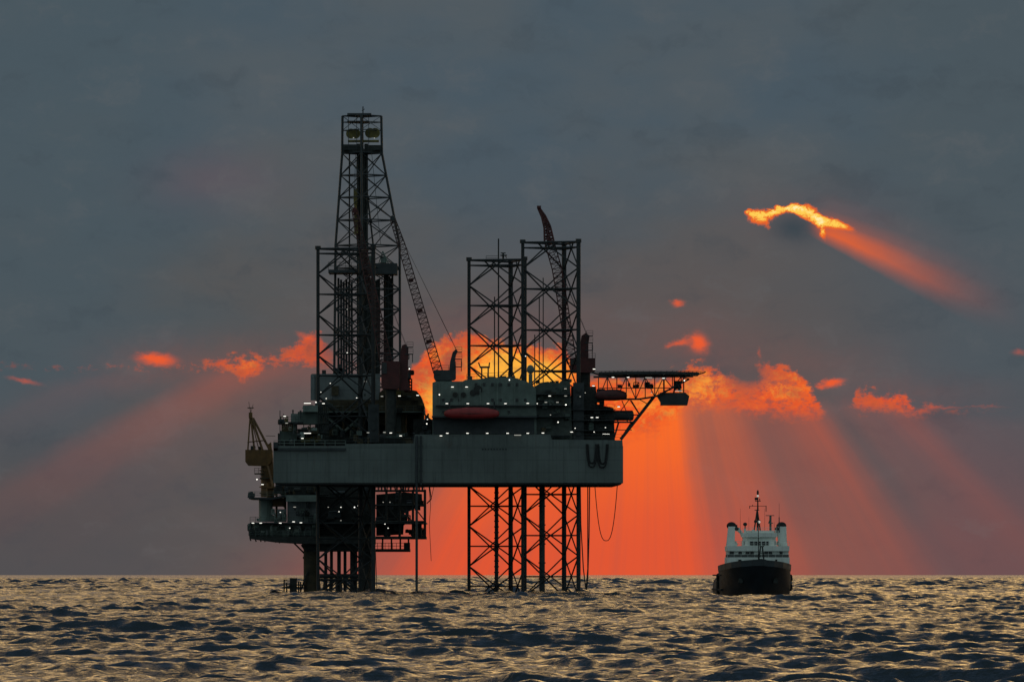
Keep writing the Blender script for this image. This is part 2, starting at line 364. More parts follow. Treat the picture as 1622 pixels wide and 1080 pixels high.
def hull():
    b = MB(); z0, z1 = PZ(764.5, YF), PZ(706, YF)
    x0, x1 = PX(433, YF), PX(987, YF)
    b.plan([(x0, YF), (x1, YF), (x1, YF+14), (PX(975, YF), YF+48), (x0+14, YF+48), (x0+.6, YF+14)], z0, z1)
    h = b.build('hull', M_HULL, rig)
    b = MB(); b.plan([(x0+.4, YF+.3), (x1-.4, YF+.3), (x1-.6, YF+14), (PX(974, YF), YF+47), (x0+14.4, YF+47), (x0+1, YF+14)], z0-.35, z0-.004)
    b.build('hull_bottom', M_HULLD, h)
    # raised bulwark from the middle to the bow
    b = MB(); b.pprism([(547, 707), (547, 703), (655, 702), (657, 688), (872, 688), (874, 696), (986, 697), (986.5, 707)], YF-.05, YF+.5)
    b.build('bulwark', M_HULL, h)
    b = MB(); b.pbox(433, 548, 709.5, 713, YF-.5, YF-.004); b.pbox(433, 440, 700, 713, YF-.5, YF-.006)
    b.build('side_gutter', M_STEEL, h)
    b = MB()
    for x in (470, 520, 575, 612, 650, 700, 745, 800, 850, 893): b = MB(); b.pbox(x, x+1.2, 714, 764, YF-.12, YF-.004); b.build('rubbing_strip', M_HULL, h)
    b = MB()
    for i in range(9):
        b = MB(); b.pbox(763+i*4.6, 766+i*4.6, 710, 712.6, YF-.03, YF-.004+.0); b.build('draught_mark', M_STEEL, h)
    b = MB()
    b.rail([P(434, 706, YF+.2), P(547, 706, YF+.2)], h=1.15, r=.06, step=2.0)
    b.build('handrail', M_GREEN2, rig)
    b = MB()
    b.rail([P(548, 702.5, YF+.2), P(655, 702, YF+.2)], h=1.1, r=.05, step=2.0)
    b.build('handrail', M_STEEL, rig)
    b = MB()
    b.rail([P(875, 696, YF+.2), P(985, 697, YF+.2)], h=1.2, r=.05, step=2.0)
    b.build('handrail', M_STEEL, rig)
    # caisson pipes down the side
    for x, w in ((660, .27), (667, .2)):
        b = MB(); b.tube(P(x, 690, YF-.45), P(x, 936 if x == 660 else 768, YF-.45), w, 8)
        for y in (705, 725, 745, 760): b.pbox(x-2.4, x+2.4, y, y+1.6, YF-.5, YF-.01)
        b.build('caisson_pipe', M_STEEL, rig)
    # looped hoses on the side
    for x0_, x1_, d in ((929, 946, 36), (945, 963, 37), (931, 944, 30), (948, 961, 31)):
        off = .35 if x1_ - x0_ > 14 else .25
        b = MB(); b.poly(loop(P(x0_, 703, YF-off), P(x1_, 703, YF-off), d*YF/F, 20, 4), .17, 6); b.build('hose', M_HOSE, rig)
hull()

def leg(px1, Yc, ytop, yh, bay_px, wpx=88.0):
    """triangular lattice leg; px1 is its leftmost chord, yh one of its horizontals"""
    s = Yc/F; Rr = wpx/1.665*s; cx = PX(px1, Yc)+.9703*Rr; d = 14
    ch = [Vector((cx+Rr*math.cos(R(a)), Yc+Rr*math.sin(R(a)), 0)) for a in (180+d, 60+d, -60+d)]
    ztop = PZ(ytop, Yc); z0 = -5.0
    at = lambda i, z: Vector((ch[i].x, ch[i].y, z))
    b = MB()
    for i, r in enumerate((.36, .44, .46)):
        b.tube(at(i, z0), at(i, ztop+.3), r, 10)
        c = Vector((cx, Yc, 0)); o = (at(i, 0)-c).normalized(); t = Vector((-o.y, o.x, 0))
        for sg in (-1, 1):     # toothed rack plates on both sides of the chord
            p = at(i, z0)+t*sg*.42; q = at(i, ztop)+t*sg*.42
            b.tube(p, q, .13, 4)
        b.tube(at(i, ztop-.3), at(i, ztop+.5), .62, 10)
    lg = b.build('leg', M_LEG, rig)
    bay = bay_px*s; zh = PZ(yh, Yc)
    ks = range(-20, 20); b = MB()
    for k in ks:
        z = zh+k*bay
        mids = []
        for i, j in ((0, 1), (1, 2), (2, 0)):
            if z0 < z < ztop:
                b.tube(at(i, z), at(j, z), .15, 6); mids.append((at(i, z)+at(j, z))/2)
            def cut(pa, pb):
                if pa.z > pb.z: pa, pb = pb, pa
                if pb.z <= z0+.2 or pa.z >= ztop-.2: return
                if pb.z > ztop-.2: pb = pa.lerp(pb, (ztop-.2-pa.z)/(pb.z-pa.z))
                b.tube(pa, pb, .165, 6)
            cut(at(i, z-bay/2), at(j, z+bay/2)); cut(at(j, z-bay/2), at(i, z+bay/2))
        if len(mids) == 3:
            for i in range(3): b.tube(mids[i], mids[(i+1) % 3], .11, 5)
    b.build('lattice_bracing', M_LEG, lg)
    b = MB()
    for i, j in ((0, 1), (1, 2), (2, 0)): b.tube(at(i, ztop-.1), at(j, ztop-.1), .22, 6)
    b.build('top_frame', M_LEG, lg)
    return lg, cx
legA, cxA = leg(743, 1521, 412, 484.4, 63.4)
legB, cxB = leg(828, 1497, 384, 458.1, 64.95)
legC, cxC = leg(504, 1500, 394, 466.6, 64.4)
# pipes inside the legs
b = MB(); b.tube(P(783.3, 470, 1521), P(783.3, 640, 1521), .13, 6); b.tube(P(789.6, 378, 1521), P(789.6, 640, 1521), .16, 6)
b.tube(P(789.6, 378, 1521), P(789.6, 412, 1521), .12, 6); b.build('ladder_pipe', M_LEG, legA)
b = MB()
b.tube(P(786.5, 760, 1521), Vector((PX(786.5, 1521), 1521, -5)), .42, 10)
for y in range(770, 940, 9): b.tube(P(786.5, y, 1521), P(786.5, y+2, 1521), .55, 10)
b.build('water_tower_pipe', M_STEEL, legA)
b = MB(); b.tube(P(858.6, 760, 1497), Vector((PX(858.6, 1497), 1497, -5)), .62, 10)
for y in (775, 800, 830, 860, 890, 915): b.tube(P(858.6, y, 1497), P(858.6, y+2, 1497), .78, 10)
b.build('water_tower_pipe', M_STEEL, legB)
b = MB()
for x, y in ((847, 530), (854.2, 470), (860.4, 440)): b.tube(P(x, y, 1497), P(x, 640, 1497), .11, 6)
b.build('ladder_pipe', M_LEG, legB)
# radar platform and whip on the top of the leg next to the derrick side
b = MB(); b.tube(P(797, 414, 1521), P(797, 401, 1521), .22, 6); b.pbox(792.5, 803, 403.5, 405, 1520, 1522)
b.pbox(793, 801, 400, 401.3, 1520.5, 1521.5); b.tube(P(800, 404, 1521), P(802.5, 409, 1521), .12, 4)
b.rail([P(770, 412, 1519), P(790, 412, 1519)], h=.9, r=.06)
b.build('radar_mast', M_STEEL, legA)

# jacking towers round the legs on deck
for nm, x0, x1, y0, y1, Y0, Y1 in (('a', 876, 888, 607, 690, 1484, 1489), ('b', 908, 925, 606, 698, 1484, 1489), ('c', 583, 600, 640, 700, 1492, 1497), ('d', 499, 510, 636, 700, 1493, 1497)):
    b = MB(); b.pbox(x0, x1, y0, y1, Y0, Y1)
    for k in range(4):
        yy = y0+(y1-y0)*(k+.5)/4; b.tube(P((x0+x1)/2, yy, Y0-.5), P((x0+x1)/2, yy, Y0), .5, 10)
    b.build('jacking_frame', M_STEEL, rig)

# ---- accommodation block
def accommodation():
    b = MB()
    b.pprism([(685, 690), (685, 606), (690, 604), (733, 604), (737, 601.5), (756, 600.5), (770, 598.5), (806, 597), (822, 599.5), (822, 690)], 1482, 1510)
    blk = b.build('accommodation_block', M_GREEN, rig)
    b = MB(); b.pprism([(821, 690), (821, 600.3), (834, 604), (843, 609), (849, 616), (850, 690)], 1481.9, 1490.5)
    b.build('stair_tower', M_GREEN, blk)
    b = MB(); b.pbox(684, 851, 658.6, 661.2, 1479.6, 1481.9); b.pbox(690, 850, 641.6, 642.8, 1480.6, 1481.98)
    b.build('balcony', M_STEEL, blk)
    b = MB(); b.rail([P(686, 658.4, 1479.7), P(850, 658.4, 1479.7)], h=1.1, r=.035, step=1.8)
    b.build('balcony_rail', M_GREEN, blk)
    for x, y, w in ((715, 660, 60), (830, 660, 60)): pass
    b = MB(); b.pbox(686, 846, 661.5, 687, 1481.6, 1481.96); b.build('recess_shade_panel', M_STEEL, blk)  # dark slab proud of the wall paints the recess shade under the balcony
    for x, y, r in ((721, 625, 4.2), (734, 625, 4.2), (757, 617, 7), (749, 622, 5)):
        b = MB(); b.tube(P(x, y, 1481.7), P(x, y, 1482.1), r*.133, 14); b.build('vent_opening', M_DARK, blk)
    for r_, ys in ((0, 606.5), (1, 631), (2, 650)):
        for x in range(700, 842, 13):
            if (r_ == 0 and x < 745) or (r_ == 2 and 700 < x < 795) or rnd.random() < .35: continue
            b = MB(); b.pbox(x, x+4, ys, ys+4.5, 1481.82-.0, 1482.0-.0); b.build('window', M_GLASS, blk)
    b = MB()
    for x in (695, 728, 760, 787, 815): b = MB(); b.pbox(x, x+1.1, 606, 641, 1481.7, 1481.998); b.build('downpipe', M_GREEN2, blk)
    # roof gear
    b = MB(); b.rail([P(739, 601, 1484), P(805, 597.5, 1484)], h=1.1, r=.05, step=1.8); b.build('roof_rail', M_STEEL, blk)
    for x, w, h in ((744, 8, 4), (779, 12, 3.2), (797, 10, 4), (812, 8, 4)):
        b = MB(); b.pbox(x-w/2, x+w/2, 599.5-h, 601, 1486, 1489); b.build('roof_ventilator', M_STEEL, blk)
    b = MB(); b.tube(P(763, 600, 1486), P(763, 581, 1486), .16, 6); b.tube(P(773.3, 600, 1486), P(773.3, 581, 1486), .16, 6)
    b.pbox(760, 776, 580, 583, 1485.8, 1486.2); b.tube(P(761, 582, 1486), P(758, 574, 1486), .15, 5); b.tube(P(774.5, 582, 1486), P(775.5, 574, 1486), .15, 5)
    b.build('goalpost_mast', M_STEEL, blk)
    b = MB(); b.ell(P(840.3, 585, 1486), .78, .78, .95, 16, 10); b.tube(P(840.3, 592, 1486), P(840.3, 612, 1486), .4, 8)
    b.tube(P(846.5, 574, 1486), P(846.5, 607, 1486), .1, 5); b.build('satellite_dome', M_GREEN, blk, smooth=False)
    # davits that carry the lifeboat
    for x in (712, 783):
        b = MB(); b.poly([P(x, 658, 1481.5), P(x, 641, 1481), P(x, 637, 1479.4), P(x, 636.6, 1477.2)], .16, 6)
        b.tube(P(x, 637, 1477.6), P(x, 648, 1477.6), .09, 5); b.build('davit', M_STEEL, blk)
accommodation()

# ---- clutter around the bow: machinery houses, tanks, pipes, all small separate parts
def machine(name, x0, x1, y0, y1, Y, dep, m, kind=0):
    b = MB()
    if kind == 0:      # ribbed container
        b.pbox(x0, x1, y0, y1, Y, Y+dep)
        n = max(2, int((x1-x0)/2.5))
        for i in range(n+1): b.pbox(x0+(x1-x0)*i/n-.25, x0+(x1-x0)*i/n+.25, y0-.2, y1, Y-.12, Y-.002)
    elif kind == 1:    # lying tank on saddles
        yc = (y0+y1)/2; r = (y1-y0)/2*.9*Y/F
        b.tube(P(x0, yc, Y+r), P(x1, yc, Y+r), r, 14)
        b.ell(P(x0, yc, Y+r), r*.4, r, r, 14, 8); b.ell(P(x1, yc, Y+r), r*.4, r, r, 14, 8)
        for t in (.25, .75): b.pbox(x0+(x1-x0)*t-1, x0+(x1-x0)*t+1, yc, y1, Y+r*.5, Y+r*1.5)
    elif kind == 2:    # upright vessel
        xc = (x0+x1)/2; r = (x1-x0)/2*Y/F
        b.tube(P(xc, y1, Y+r), P(xc, y0+2, Y+r), r, 14); b.ell(P(xc, y0+2, Y+r), r, r, r*.5, 14, 6)
    elif kind == 3:    # pipe manifold
        for i in range(5):
            y = y0+(y1-y0)*i/4; b.tube(P(x0, y, Y+.5*rnd.random()), P(x1, y, Y+.5*rnd.random()), .12+.08*rnd.random(), 6)
        n = max(2, int((x1-x0)/3))
        for i in range(n+1): x = x0+(x1-x0)*i/n; b.tube(P(x, y0, Y+.5), P(x, y1, Y+.5), .1+.1*rnd.random(), 6)
    elif kind == 4:    # open skid frame with gear
        for x in (x0, x1):
            for YY in (Y, Y+dep): b.tube(P(x, y0, YY), P(x, y1, YY), .13, 4)
        for y in (y0, y1):
            for YY in (Y, Y+dep): b.tube(P(x0, y, YY), P(x1, y, YY), .13, 4)
        b.tube(P(x0, y1, Y), P(x1, y0, Y), .09, 4)
        b.pbox(x0+1, (x0+x1)/2, (y0+y1)/2, y1, Y+.4, Y+dep-.3); b.pbox((x0+x1)/2+1, x1-1, y0+(y1-y0)*.35, y1, Y+.8, Y+dep-.5)
    elif kind == 5:    # mushroom ventilator
        xc = (x0+x1)/2; r = (x1-x0)/2*Y/F
        b.tube(P(xc, y1, Y+1), P(xc, y0+1, Y+1), r*.55, 10); b.tube(P(xc, y0+1.6, Y+1), P(xc, y0, Y+1), r, 12, r*.6)
    return b.build(name, m, rig)
KN = ['machinery_container', 'storage_tank', 'pressure_vessel', 'pipe_manifold', 'equipment_skid', 'ventilator']
def scatter(n, xa, xb, ya, yb, Ya, Yb, ms, w=(5, 14), h=(5, 11), kinds=(0,0,1,2,3,4,5)):
    for _ in range(n):
        k = rnd.choice(kinds); ww = rnd.uniform(*w); hh = rnd.uniform(*h)
        if k in (2, 5): ww *= .5
        x = rnd.uniform(xa, max(xa+.1, xb-ww)); y = rnd.uniform(ya, max(ya+.1, yb-hh))
        machine(KN[k], x, x+ww, y, y+hh, rnd.uniform(Ya, Yb), 2.5, rnd.choice(ms), k)
# bow house right of the accommodation
b = MB(); b.pprism([(847, 698), (847, 612), (856, 606), (868, 604.3), (874, 606), (886, 606), (889, 603), (903, 604.3), (907, 698)], 1483.5, 1491); b.build('machinery_house', M_GREEND, rig)
scatter(12, 848, 906, 599, 612, 1484, 1488, [M_DARK, M_STEEL, M_GREEND], w=(4, 9), h=(3, 6))
b = MB(); b.pprism([(905, 697), (905, 612), (944, 612), (946, 640), (972, 646), (974, 697)], 1486, 1500); b.build('machinery_house', M_DARK, rig)
scatter(26, 850, 904, 608, 688, 1481.6, 1483, [M_DARK, M_GREEN, M_GREEND, M_BROWN], w=(5, 12), h=(4, 9))
scatter(17, 905, 972, 615, 697, 1483.5, 1485.5, [M_DARK, M_STEEL, M_DARK, M_GREEN], w=(5, 13), h=(5, 10))
for y in (623.5, 641, 659, 689):
    b = MB(); b.pbox(850, 904, y, y+1.1, 1481.2, 1483.4); b.rail([P(851, y, 1481.3), P(903, y, 1481.3)], h=1.0, r=.035, step=1.6); b.build('walkway', M_STEEL, rig)
for y, x1 in ((648, 975), (665, 975), (681, 973)):
    b = MB(); b.pbox(905, x1, y, y+1.1, 1483, 1485.9); b.rail([P(906, y, 1483.1), P(x1-1, y, 1483.1)], h=1.0, r=.035, step=1.6); b.build('walkway', M_STEEL, rig)
machine('storage_tank', 971, 1001, 649, 667, 1486, 3, M_STEEL, 1)
b = MB(); b.pbox(966, 1003, 667, 669, 1485, 1490); b.tube(P(980, 668, 1486), P(972, 696, 1486), .2, 5); b.pbox(972, 1001, 680, 681.2, 1486, 1487)
b.tube(P(1000, 668, 1486.5), P(986, 690, 1486.5), .12, 5); b.build('tank_platform', M_STEEL, rig)

# ---- helideck on its truss
def helideck():
    Yc = 1490.0; cx = PX(1027, Yc); Rr = 79*Yc/F; z1 = PZ(590.6, Yc); z0 = PZ(594.8, Yc)
    b = MB(); b.plan([(cx+Rr*math.cos(R(22.5+45*i))/math.cos(R(22.5)), Yc+Rr*math.sin(R(22.5+45*i))/math.cos(R(22.5))) for i in range(8)], z0, z1)
    hd = b.build('helideck', M_STEEL, rig)
    b = MB()
    for i in range(8):
        a0, a1 = R(22.5+45*i), R(67.5+45*i); k = 1/math.cos(R(22.5))
        p = [Vector((cx+Rr*k*math.cos(a), Yc+Rr*k*math.sin(a), z1-.35)) for a in (a0, a1)]
        q = [Vector((cx+(Rr+1.5)*k*math.cos(a), Yc+(Rr+1.5)*k*math.sin(a), z1+.15)) for a in (a0, a1)]
        b.tube(q[0], q[1], .05, 4)
        for j in range(9):
            t = j/8; b.tube(p[0].lerp(p[1], t), q[0].lerp(q[1], t), .04, 4)
        for t in (.33, .66): b.tube(p[0].lerp(q[0], t), p[1].lerp(q[1], t), .03, 4)
    b.build('safety_net', M_STEEL, hd)
    b = MB()
    for Y in (1484, 1490, 1496):
        bot = [(948, 632), (1012, 632), (1038, 628), (1060, 617), (1092, 600)]
        for p, q in zip(bot[:-1], bot[1:]): b.tube(P(*p, Y), P(*q, Y), .2, 6)
        b.tube(P(940, 597, Y), P(1098, 596, Y), .22, 6)
        xs = [948, 962, 977, 992, 1007, 1022, 1037, 1051, 1065, 1079, 1092]
        def yb(x):
            for (x0, y0), (x1, y1) in zip(bot[:-1], bot[1:]):
                if x <= x1: return y0+(y1-y0)*(x-x0)/(x1-x0)
            return 600
        for i in range(len(xs)-1):
            b.tube(P(xs[i], 597, Y), P(xs[i], yb(xs[i]), Y), .11, 5)
            if i % 2: b.tube(P(xs[i], 597, Y), P(xs[i+1], yb(xs[i+1]), Y), .11, 5)
            else: b.tube(P(xs[i], yb(xs[i]), Y), P(xs[i+1], 597, Y), .11, 5)
        b.tube(P(948, 614.5, Y), P(1064, 614.5, Y), .1, 5)
    for x in (948, 992, 1037, 1065):
        b.tube(P(x, 597, 1484), P(x, 597, 1496), .14, 5)
        if x < 1060: b.tube(P(x, 628, 1484), P(x, 628, 1496), .14, 5)
    b.build('support_truss', M_STEEL, hd)
    for Y in (1486, 1494):
        b = MB(); b.tube(P(1036, 628, Y), P(983, 696, Y), .34, 8)
        for t0, x in ((.18, 1012), (.42, 1000), (.66, 985)):
            q = P(1036, 628, Y).lerp(P(983, 696, Y), t0)
            b.tube(q, P(x, 632 if t0 < .3 else 634, Y), .1, 5)
        b.tube(P(1013, 657, Y), P(975, 657, Y), .12, 5); b.tube(P(1013, 657, Y), P(997, 632, Y), .1, 5); b.tube(P(997, 632, Y), P(978, 657, Y), .1, 5)
        b.build('diagonal_strut', M_STEEL, hd)
    # box platform slung under the outer end
    b = MB(); b.pprism([(1041, 626), (1046, 622), (1086, 622), (1092, 627), (1089, 641), (1047, 641), (1047, 636)], 1485, 1492)
    b.rail([P(1043, 625, 1485), P(1090, 625, 1485)], h=.9, r=.05, step=1.5)
    for x in (1052, 1068, 1083): b.tube(P(x, 624, 1488), P(x, 597, 1488), .14, 5)
    b.tube(P(1066, 622, 1488), P(1083, 600, 1488), .1, 5); b.tube(P(1069, 604, 1486), P(1078, 620, 1486), .3, 6)
    b.build('fuel_platform', M_STEEL, hd)
    b = MB(); b.pprism([(1069, 603), (1078, 603), (1080, 615), (1068, 617)], 1486, 1488); b.build('fire_monitor', M_DARK, hd)
    scatter(8, 968, 1040, 602, 630, 1487, 1490, [M_DARK, M_STEEL, M_BROWN], w=(5, 11), h=(4, 8), kinds=(0, 2, 3, 4))
helideck()

# ---- drilling package: cantilever beams, drill floor, substructure
def drill_package():
    b = MB(); b.pbox(498, 672, 650, 655, 1511, 1513); b.pbox(440, 500, 668, 672, 1511, 1513)
    b.pbox(498, 672, 690, 706, 1511, 1513)
    b.build('cantilever_beam', M_DARK, rig)
    b = MB(); b.pprism([(505, 653), (505, 637), (520, 633), (600, 633), (601, 622), (606, 617), (648, 616.5), (660, 619), (667, 628), (671, 641), (672, 653)], 1509, 1535)
    b.build('drill_floor', M_BROWN, rig)
    b = MB(); b.pbox(505, 668, 651, 653, 1507.5, 1508.9); b.rail([P(506, 651, 1507.6), P(667, 651, 1507.6)], h=1.1, r=.04, step=1.6); b.build('walkway', M_GREEN, rig)
    b = MB(); b.pbox(510, 672, 655, 706, 1520, 1524); b.build('bulkhead', M_DARK, rig)
    for x in (513, 545, 576, 640, 668): b = MB(); b.tube(P(x, 655, 1512), P(x, 700, 1512), .55 if x != 545 else .3, 8); b.build('substructure_column', M_BROWN, rig)
    b = MB(); b.tube(P(513, 655, 1511), P(545, 684, 1511), .3, 8); b.tube(P(576, 655, 1511), P(545, 684, 1511), .3, 8); b.build('diagonal_brace', M_GREEN2, rig)
    b = MB(); b.pbox(584, 620, 658, 672, 1513.5, 1518)
    for i in range(4): b.pbox(585, 619, 659+i*3.4, 660+i*3.4, 1513.2, 1513.49)
    b.build('mud_pit_module', M_BROWN, rig)
    b = MB(); b.tube(P(634, 655, 1514), P(634, 700, 1514), 1.0, 14); b.build('pressure_vessel', M_HULL, rig)
    b = MB(); b.pprism([(492, 634), (492, 594), (494, 592), (602, 592), (602, 634)], 1512, 1513); b.pbox(492, 498, 594, 634, 1511, 1511.9)
    b.build('wind_wall', M_PANEL, rig)
    b = MB(); b.pbox(525, 536, 611, 626, 1510.5, 1511.9); b.build('control_cabin', M_BROWN, rig)
    for x0, x1, y0 in ((510, 516, 586), (528, 545, 583), (537, 542, 577)):
        b = MB(); b.pbox(x0, x1, y0, 592, 1512, 1514.5); b.build('roof_ventilator', M_STEEL, rig)
    # left deck machinery with stepped outline
    for x0, x1, y0, y1, m, k in ((444, 470, 682, 698, M_GREEN, 0), (447, 480, 668, 670, M_STEEL, 0), (472, 510, 652, 672, M_GREEN, 0), (480, 503, 642, 652, M_GREEN2, 0), (486, 500, 645, 672, M_GREEN, 2),
              (461, 474, 655, 668, M_GREEN2, 0), (447, 463, 671, 682, M_BROWN, 3), (463, 471, 672, 682, M_GREEN2, 2), (470, 508, 672, 686, M_DARK, 4), (445, 456, 660, 668, M_YEL, 4),
              (477, 505, 687, 699, M_YEL, 4), (505, 520, 640, 700, M_DARK, 3), (462, 466, 649, 655, M_STEEL, 5), (474, 478, 650, 662, M_STEEL, 5), (441, 449, 665, 671, M_STEEL, 3)):
        machine(KN[k] if y1-y0 > 3 else 'walkway', x0, x1, y0, y1, 1487+rnd.random()*6, 3.5, m, k)
    b = MB(); b.pprism([(478, 646), (486, 642), (495, 641), (494, 644)], 1488, 1491); b.build('lamp_canopy', M_DARK, rig)
    b = MB(); b.pbox(440, 512, 686, 706, 1494, 1500); b.build('deck_house', M_DARK, rig)
    b = MB(); b.rail([P(444, 668, 1488), P(480, 668, 1488)], h=1.1, r=.05, step=1.3)
    b.tube(P(443.5, 706, 1488), P(443.5, 650, 1488), .09, 5); b.tube(P(449, 668, 1488), P(449, 655, 1488), .07, 5); b.build('handrail', M_STEEL, rig)
    scatter(20, 443, 512, 672, 703, 1485, 1487, [M_GREEN, M_DARK, M_STEEL, M_BROWN, M_GREEN2], w=(4, 11), h=(4, 9))
    scatter(18, 560, 672, 682, 703, 1485, 1495, [M_DARK, M_STEEL, M_GREEN, M_BROWN], w=(5, 14), h=(4, 9))
    scatter(8, 520, 600, 655, 690, 1514, 1518, [M_DARK, M_STEEL], w=(6, 16), h=(5, 12))
    scatter(12, 600, 672, 618, 652, 1506, 1508, [M_BROWN, M_DARK, M_YEL], w=(5, 12), h=(4, 8))
    scatter(22, 503, 605, 655, 704, 1507, 1511, [M_DARK, M_STEEL, M_BROWN, M_GREEND], w=(4, 10), h=(5, 12), kinds=(2, 3, 4, 3))
    scatter(12, 500, 600, 622, 650, 1506, 1508.5, [M_BROWN, M_STEEL, M_GREEND], w=(4, 9), h=(4, 9), kinds=(2, 3, 4, 5))
    # gear between drill floor and quarters
    machine('machinery_container', 655, 686, 664, 704, 1496, 5, M_DARK, 0)
    scatter(6, 668, 684, 655, 690, 1490, 1494, [M_DARK, M_STEEL], w=(4, 8), h=(5, 9))
    b = MB(); b.tube(P(672, 668, 1492), P(679, 655, 1492), .2, 5); b.tube(P(668, 652, 1492), P(686, 668, 1492), .15, 5); b.build('gangway', M_STEEL, rig)
    # crowded mast-side gear right of the derrick
    scatter(12, 630, 655, 556, 618, 1500.5, 1502.5, [M_DARK, M_STEEL, M_REDD], w=(4, 9), h=(5, 10), kinds=(0, 2, 3, 4))
    for x0, x1, y0, y1, m, k in ((634, 648, 590, 618, M_DARK, 0), (636, 646, 562, 592, M_STEEL, 2), (641, 652, 600, 620, M_REDD, 3)):
        machine(KN[k], x0, x1, y0, y1, 1503, 3, m, k)
drill_package()

# ------------------------------------------------------------------ derrick
def derrick():
    Yc = 1526.0
    dk = thing('drilling_derrick', 'tall dark lattice derrick tapering up to a caged crown at its top', 'derrick', (PX(578, Yc), Yc, PZ(633, Yc)))
    s = Yc/F
    # corner profile: y -> (left, near, right) x in photo pixels; the plan is a turned square
    prof = [(633, 529, 575, 634), (389, 531.5, 574, 633), (243, 542, 573, 605), (184, 542.5, 573, 604)]
    def corner(i, y):
        for (y0, *a), (y1, *c) in zip(prof[:-1], prof[1:]):
            if y >= y1:
                t = (y-y0)/(y1-y0); v = [p+(q-p)*t for p, q in zip(a, c)]; break
        else: v = list(prof[-1][1:])
        l, n, r_ = v; half = (r_-l)/2*s
        X = [l, n, r_, l+r_-n][i]; dY = [0, -half*.98, 0, half*.98][i]
        Y = Yc+dY
        return Vector(((X-811)*s, Y, PZ(y, Yc)))
    b = MB()
    for i in range(4):
        pts = [corner(i, y) for y in (633, 389, 243, 184)]
        for p, q in zip(pts[:-1], pts[1:]): b.tube(p, q, .27 if i != 3 else .2, 8)
    b.build('corner_column', M_STEEL, dk)
    lev = [633, 595, 560, 525, 490, 458, 425, 389, 349, 313, 278, 243]
    b = MB()
    for y0, y1 in zip(lev[:-1], lev[1:]):
        for i in range(4):
            j = (i+1) % 4
            b.tube(corner(i, y1), corner(j, y1), .15, 5)
            b.tube(corner(i, y0), corner(j, y1), .12, 5); b.tube(corner(j, y0), corner(i, y1), .12, 5)
            if i == 1 and y0 < 420:
                b.tube((corner(i, y0)+corner(j, y0))/2, (corner(i, y1)+corner(j, y1))/2, .07, 4)
    b.build('lattice_bracing', M_STEEL, dk)
    b = MB()
    b.tube(P(553.5, 633, Yc+2), P(553.5, 243, Yc+2), .17, 6)
    for x in (568, 580): b.tube(P(x, 633, Yc), P(x, 228, Yc), .42, 6)
    b.pbox(570, 578, 243, 640, Yc-.6, Yc+.6)
    b.build('guide_rail', M_DARK, dk)
    # racking platform and pipe stands
    b = MB(); b.pbox(520, 566, 427, 432, Yc-5, Yc+5); b.pbox(582, 629, 417, 434, Yc-4, Yc+5)
    b.rail([P(520, 427, Yc-5), P(566, 427, Yc-5)], h=1.6, r=.06, step=1.2)
    b.build('racking_platform', M_STEEL, dk)
    for xs, y0, Y in (([583+i*2.5 for i in range(8)], 438, Yc-1), ([609.5+i*2.4 for i in range(6)], 432, Yc+1), ([536+i*4.2 for i in range(6)], 440, Yc+3)):
        b = MB()
        for i, x in enumerate(xs): b.tube(P(x, y0+rnd.random()*9, Y+rnd.random()), P(x+rnd.uniform(-.6, .6), 633, Y+rnd.random()), .25, 6)
        b.build('pipe_stand', rnd.choice([M_DARK, M_STEEL]), dk)
    # top drive and travelling block
    b = MB(); b.pbox(560, 566, 300, 322, Yc-2, Yc-1); b.tube(P(563, 322, Yc-1.5), P(563, 345, Yc-1.5), .3, 8); b.pbox(561, 567, 345, 372, Yc-2, Yc-.8); b.build('travelling_block', M_YEL, dk)
    b = MB()
    for x in (561.5, 563.5, 566): b.tube(P(x, 300, Yc-1.5), P(x+2, 235, Yc-1.5), .06, 4)
    b.build('drill_line', M_DARK, dk)
    b = MB(); b.pbox(583, 592, 405, 417, Yc-3, Yc-1); b.tube(P(606, 398, Yc-3), P(600, 417, Yc-3), .1, 5); b.tube(P(606, 398, Yc-3), P(615, 417, Yc-3), .16, 5); b.pbox(603, 612, 406, 416, Yc-3, Yc)
    b.build('monkey_board', M_GREEN, dk)
    # crown
    b = MB()
    b.plan([(corner(i, 243).x*1.0, corner(i, 243).y) for i in range(4)], PZ(243.5, Yc), PZ(238, Yc)); b.pbox(543, 572, 229, 238, Yc-2, Yc+2); b.pbox(577, 603, 230, 238, Yc-2, Yc+2)
    cr = b.build('crown_platform', M_DARK, dk)
    b = MB()
    for x in (556, 563): b.tube(P(x, 212, Yc-1), P(x, 212, Yc+.3), 1.1, 16)
    for x in (586, 594): b.tube(P(x, 211, Yc-1), P(x, 211, Yc+.3), 1.1, 16)
    b.pbox(551, 600, 222, 225, Yc-1, Yc+1); b.build('crown_sheave', M_YEL, cr)
    b = MB()
    for y in (184, 194, 207): 
        for i in range(4):
            b.tube(corner(i, y), corner((i+1) % 4, y), .1 if y != 184 else .14, 5)
    for i in range(4): b.tube(corner(i, 207), corner((i+1) % 4, 184), .07, 4)
    b.pbox(550, 588, 179.5, 182.5, Yc-3, Yc+3); b.pbox(550, 584, 191.5, 193, Yc-3, Yc+3)
    for x in (552, 565, 573, 584): b.tube(P(x, 181, Yc-2.5), P(x, 238, Yc-2.5), .08, 4)
    b.tube(P(575, 181, Yc), P(575, 169, Yc), .13, 5); b.tube(P(573, 176, Yc), P(578, 173, Yc), .09, 4)
    b.rail([P(544, 240, Yc-3.5), P(603, 240, Yc-3.5)], h=1.2, r=.05, step=1.2)
    b.build('crown_cage', M_STEEL, cr)
    return dk
DK = derrick()

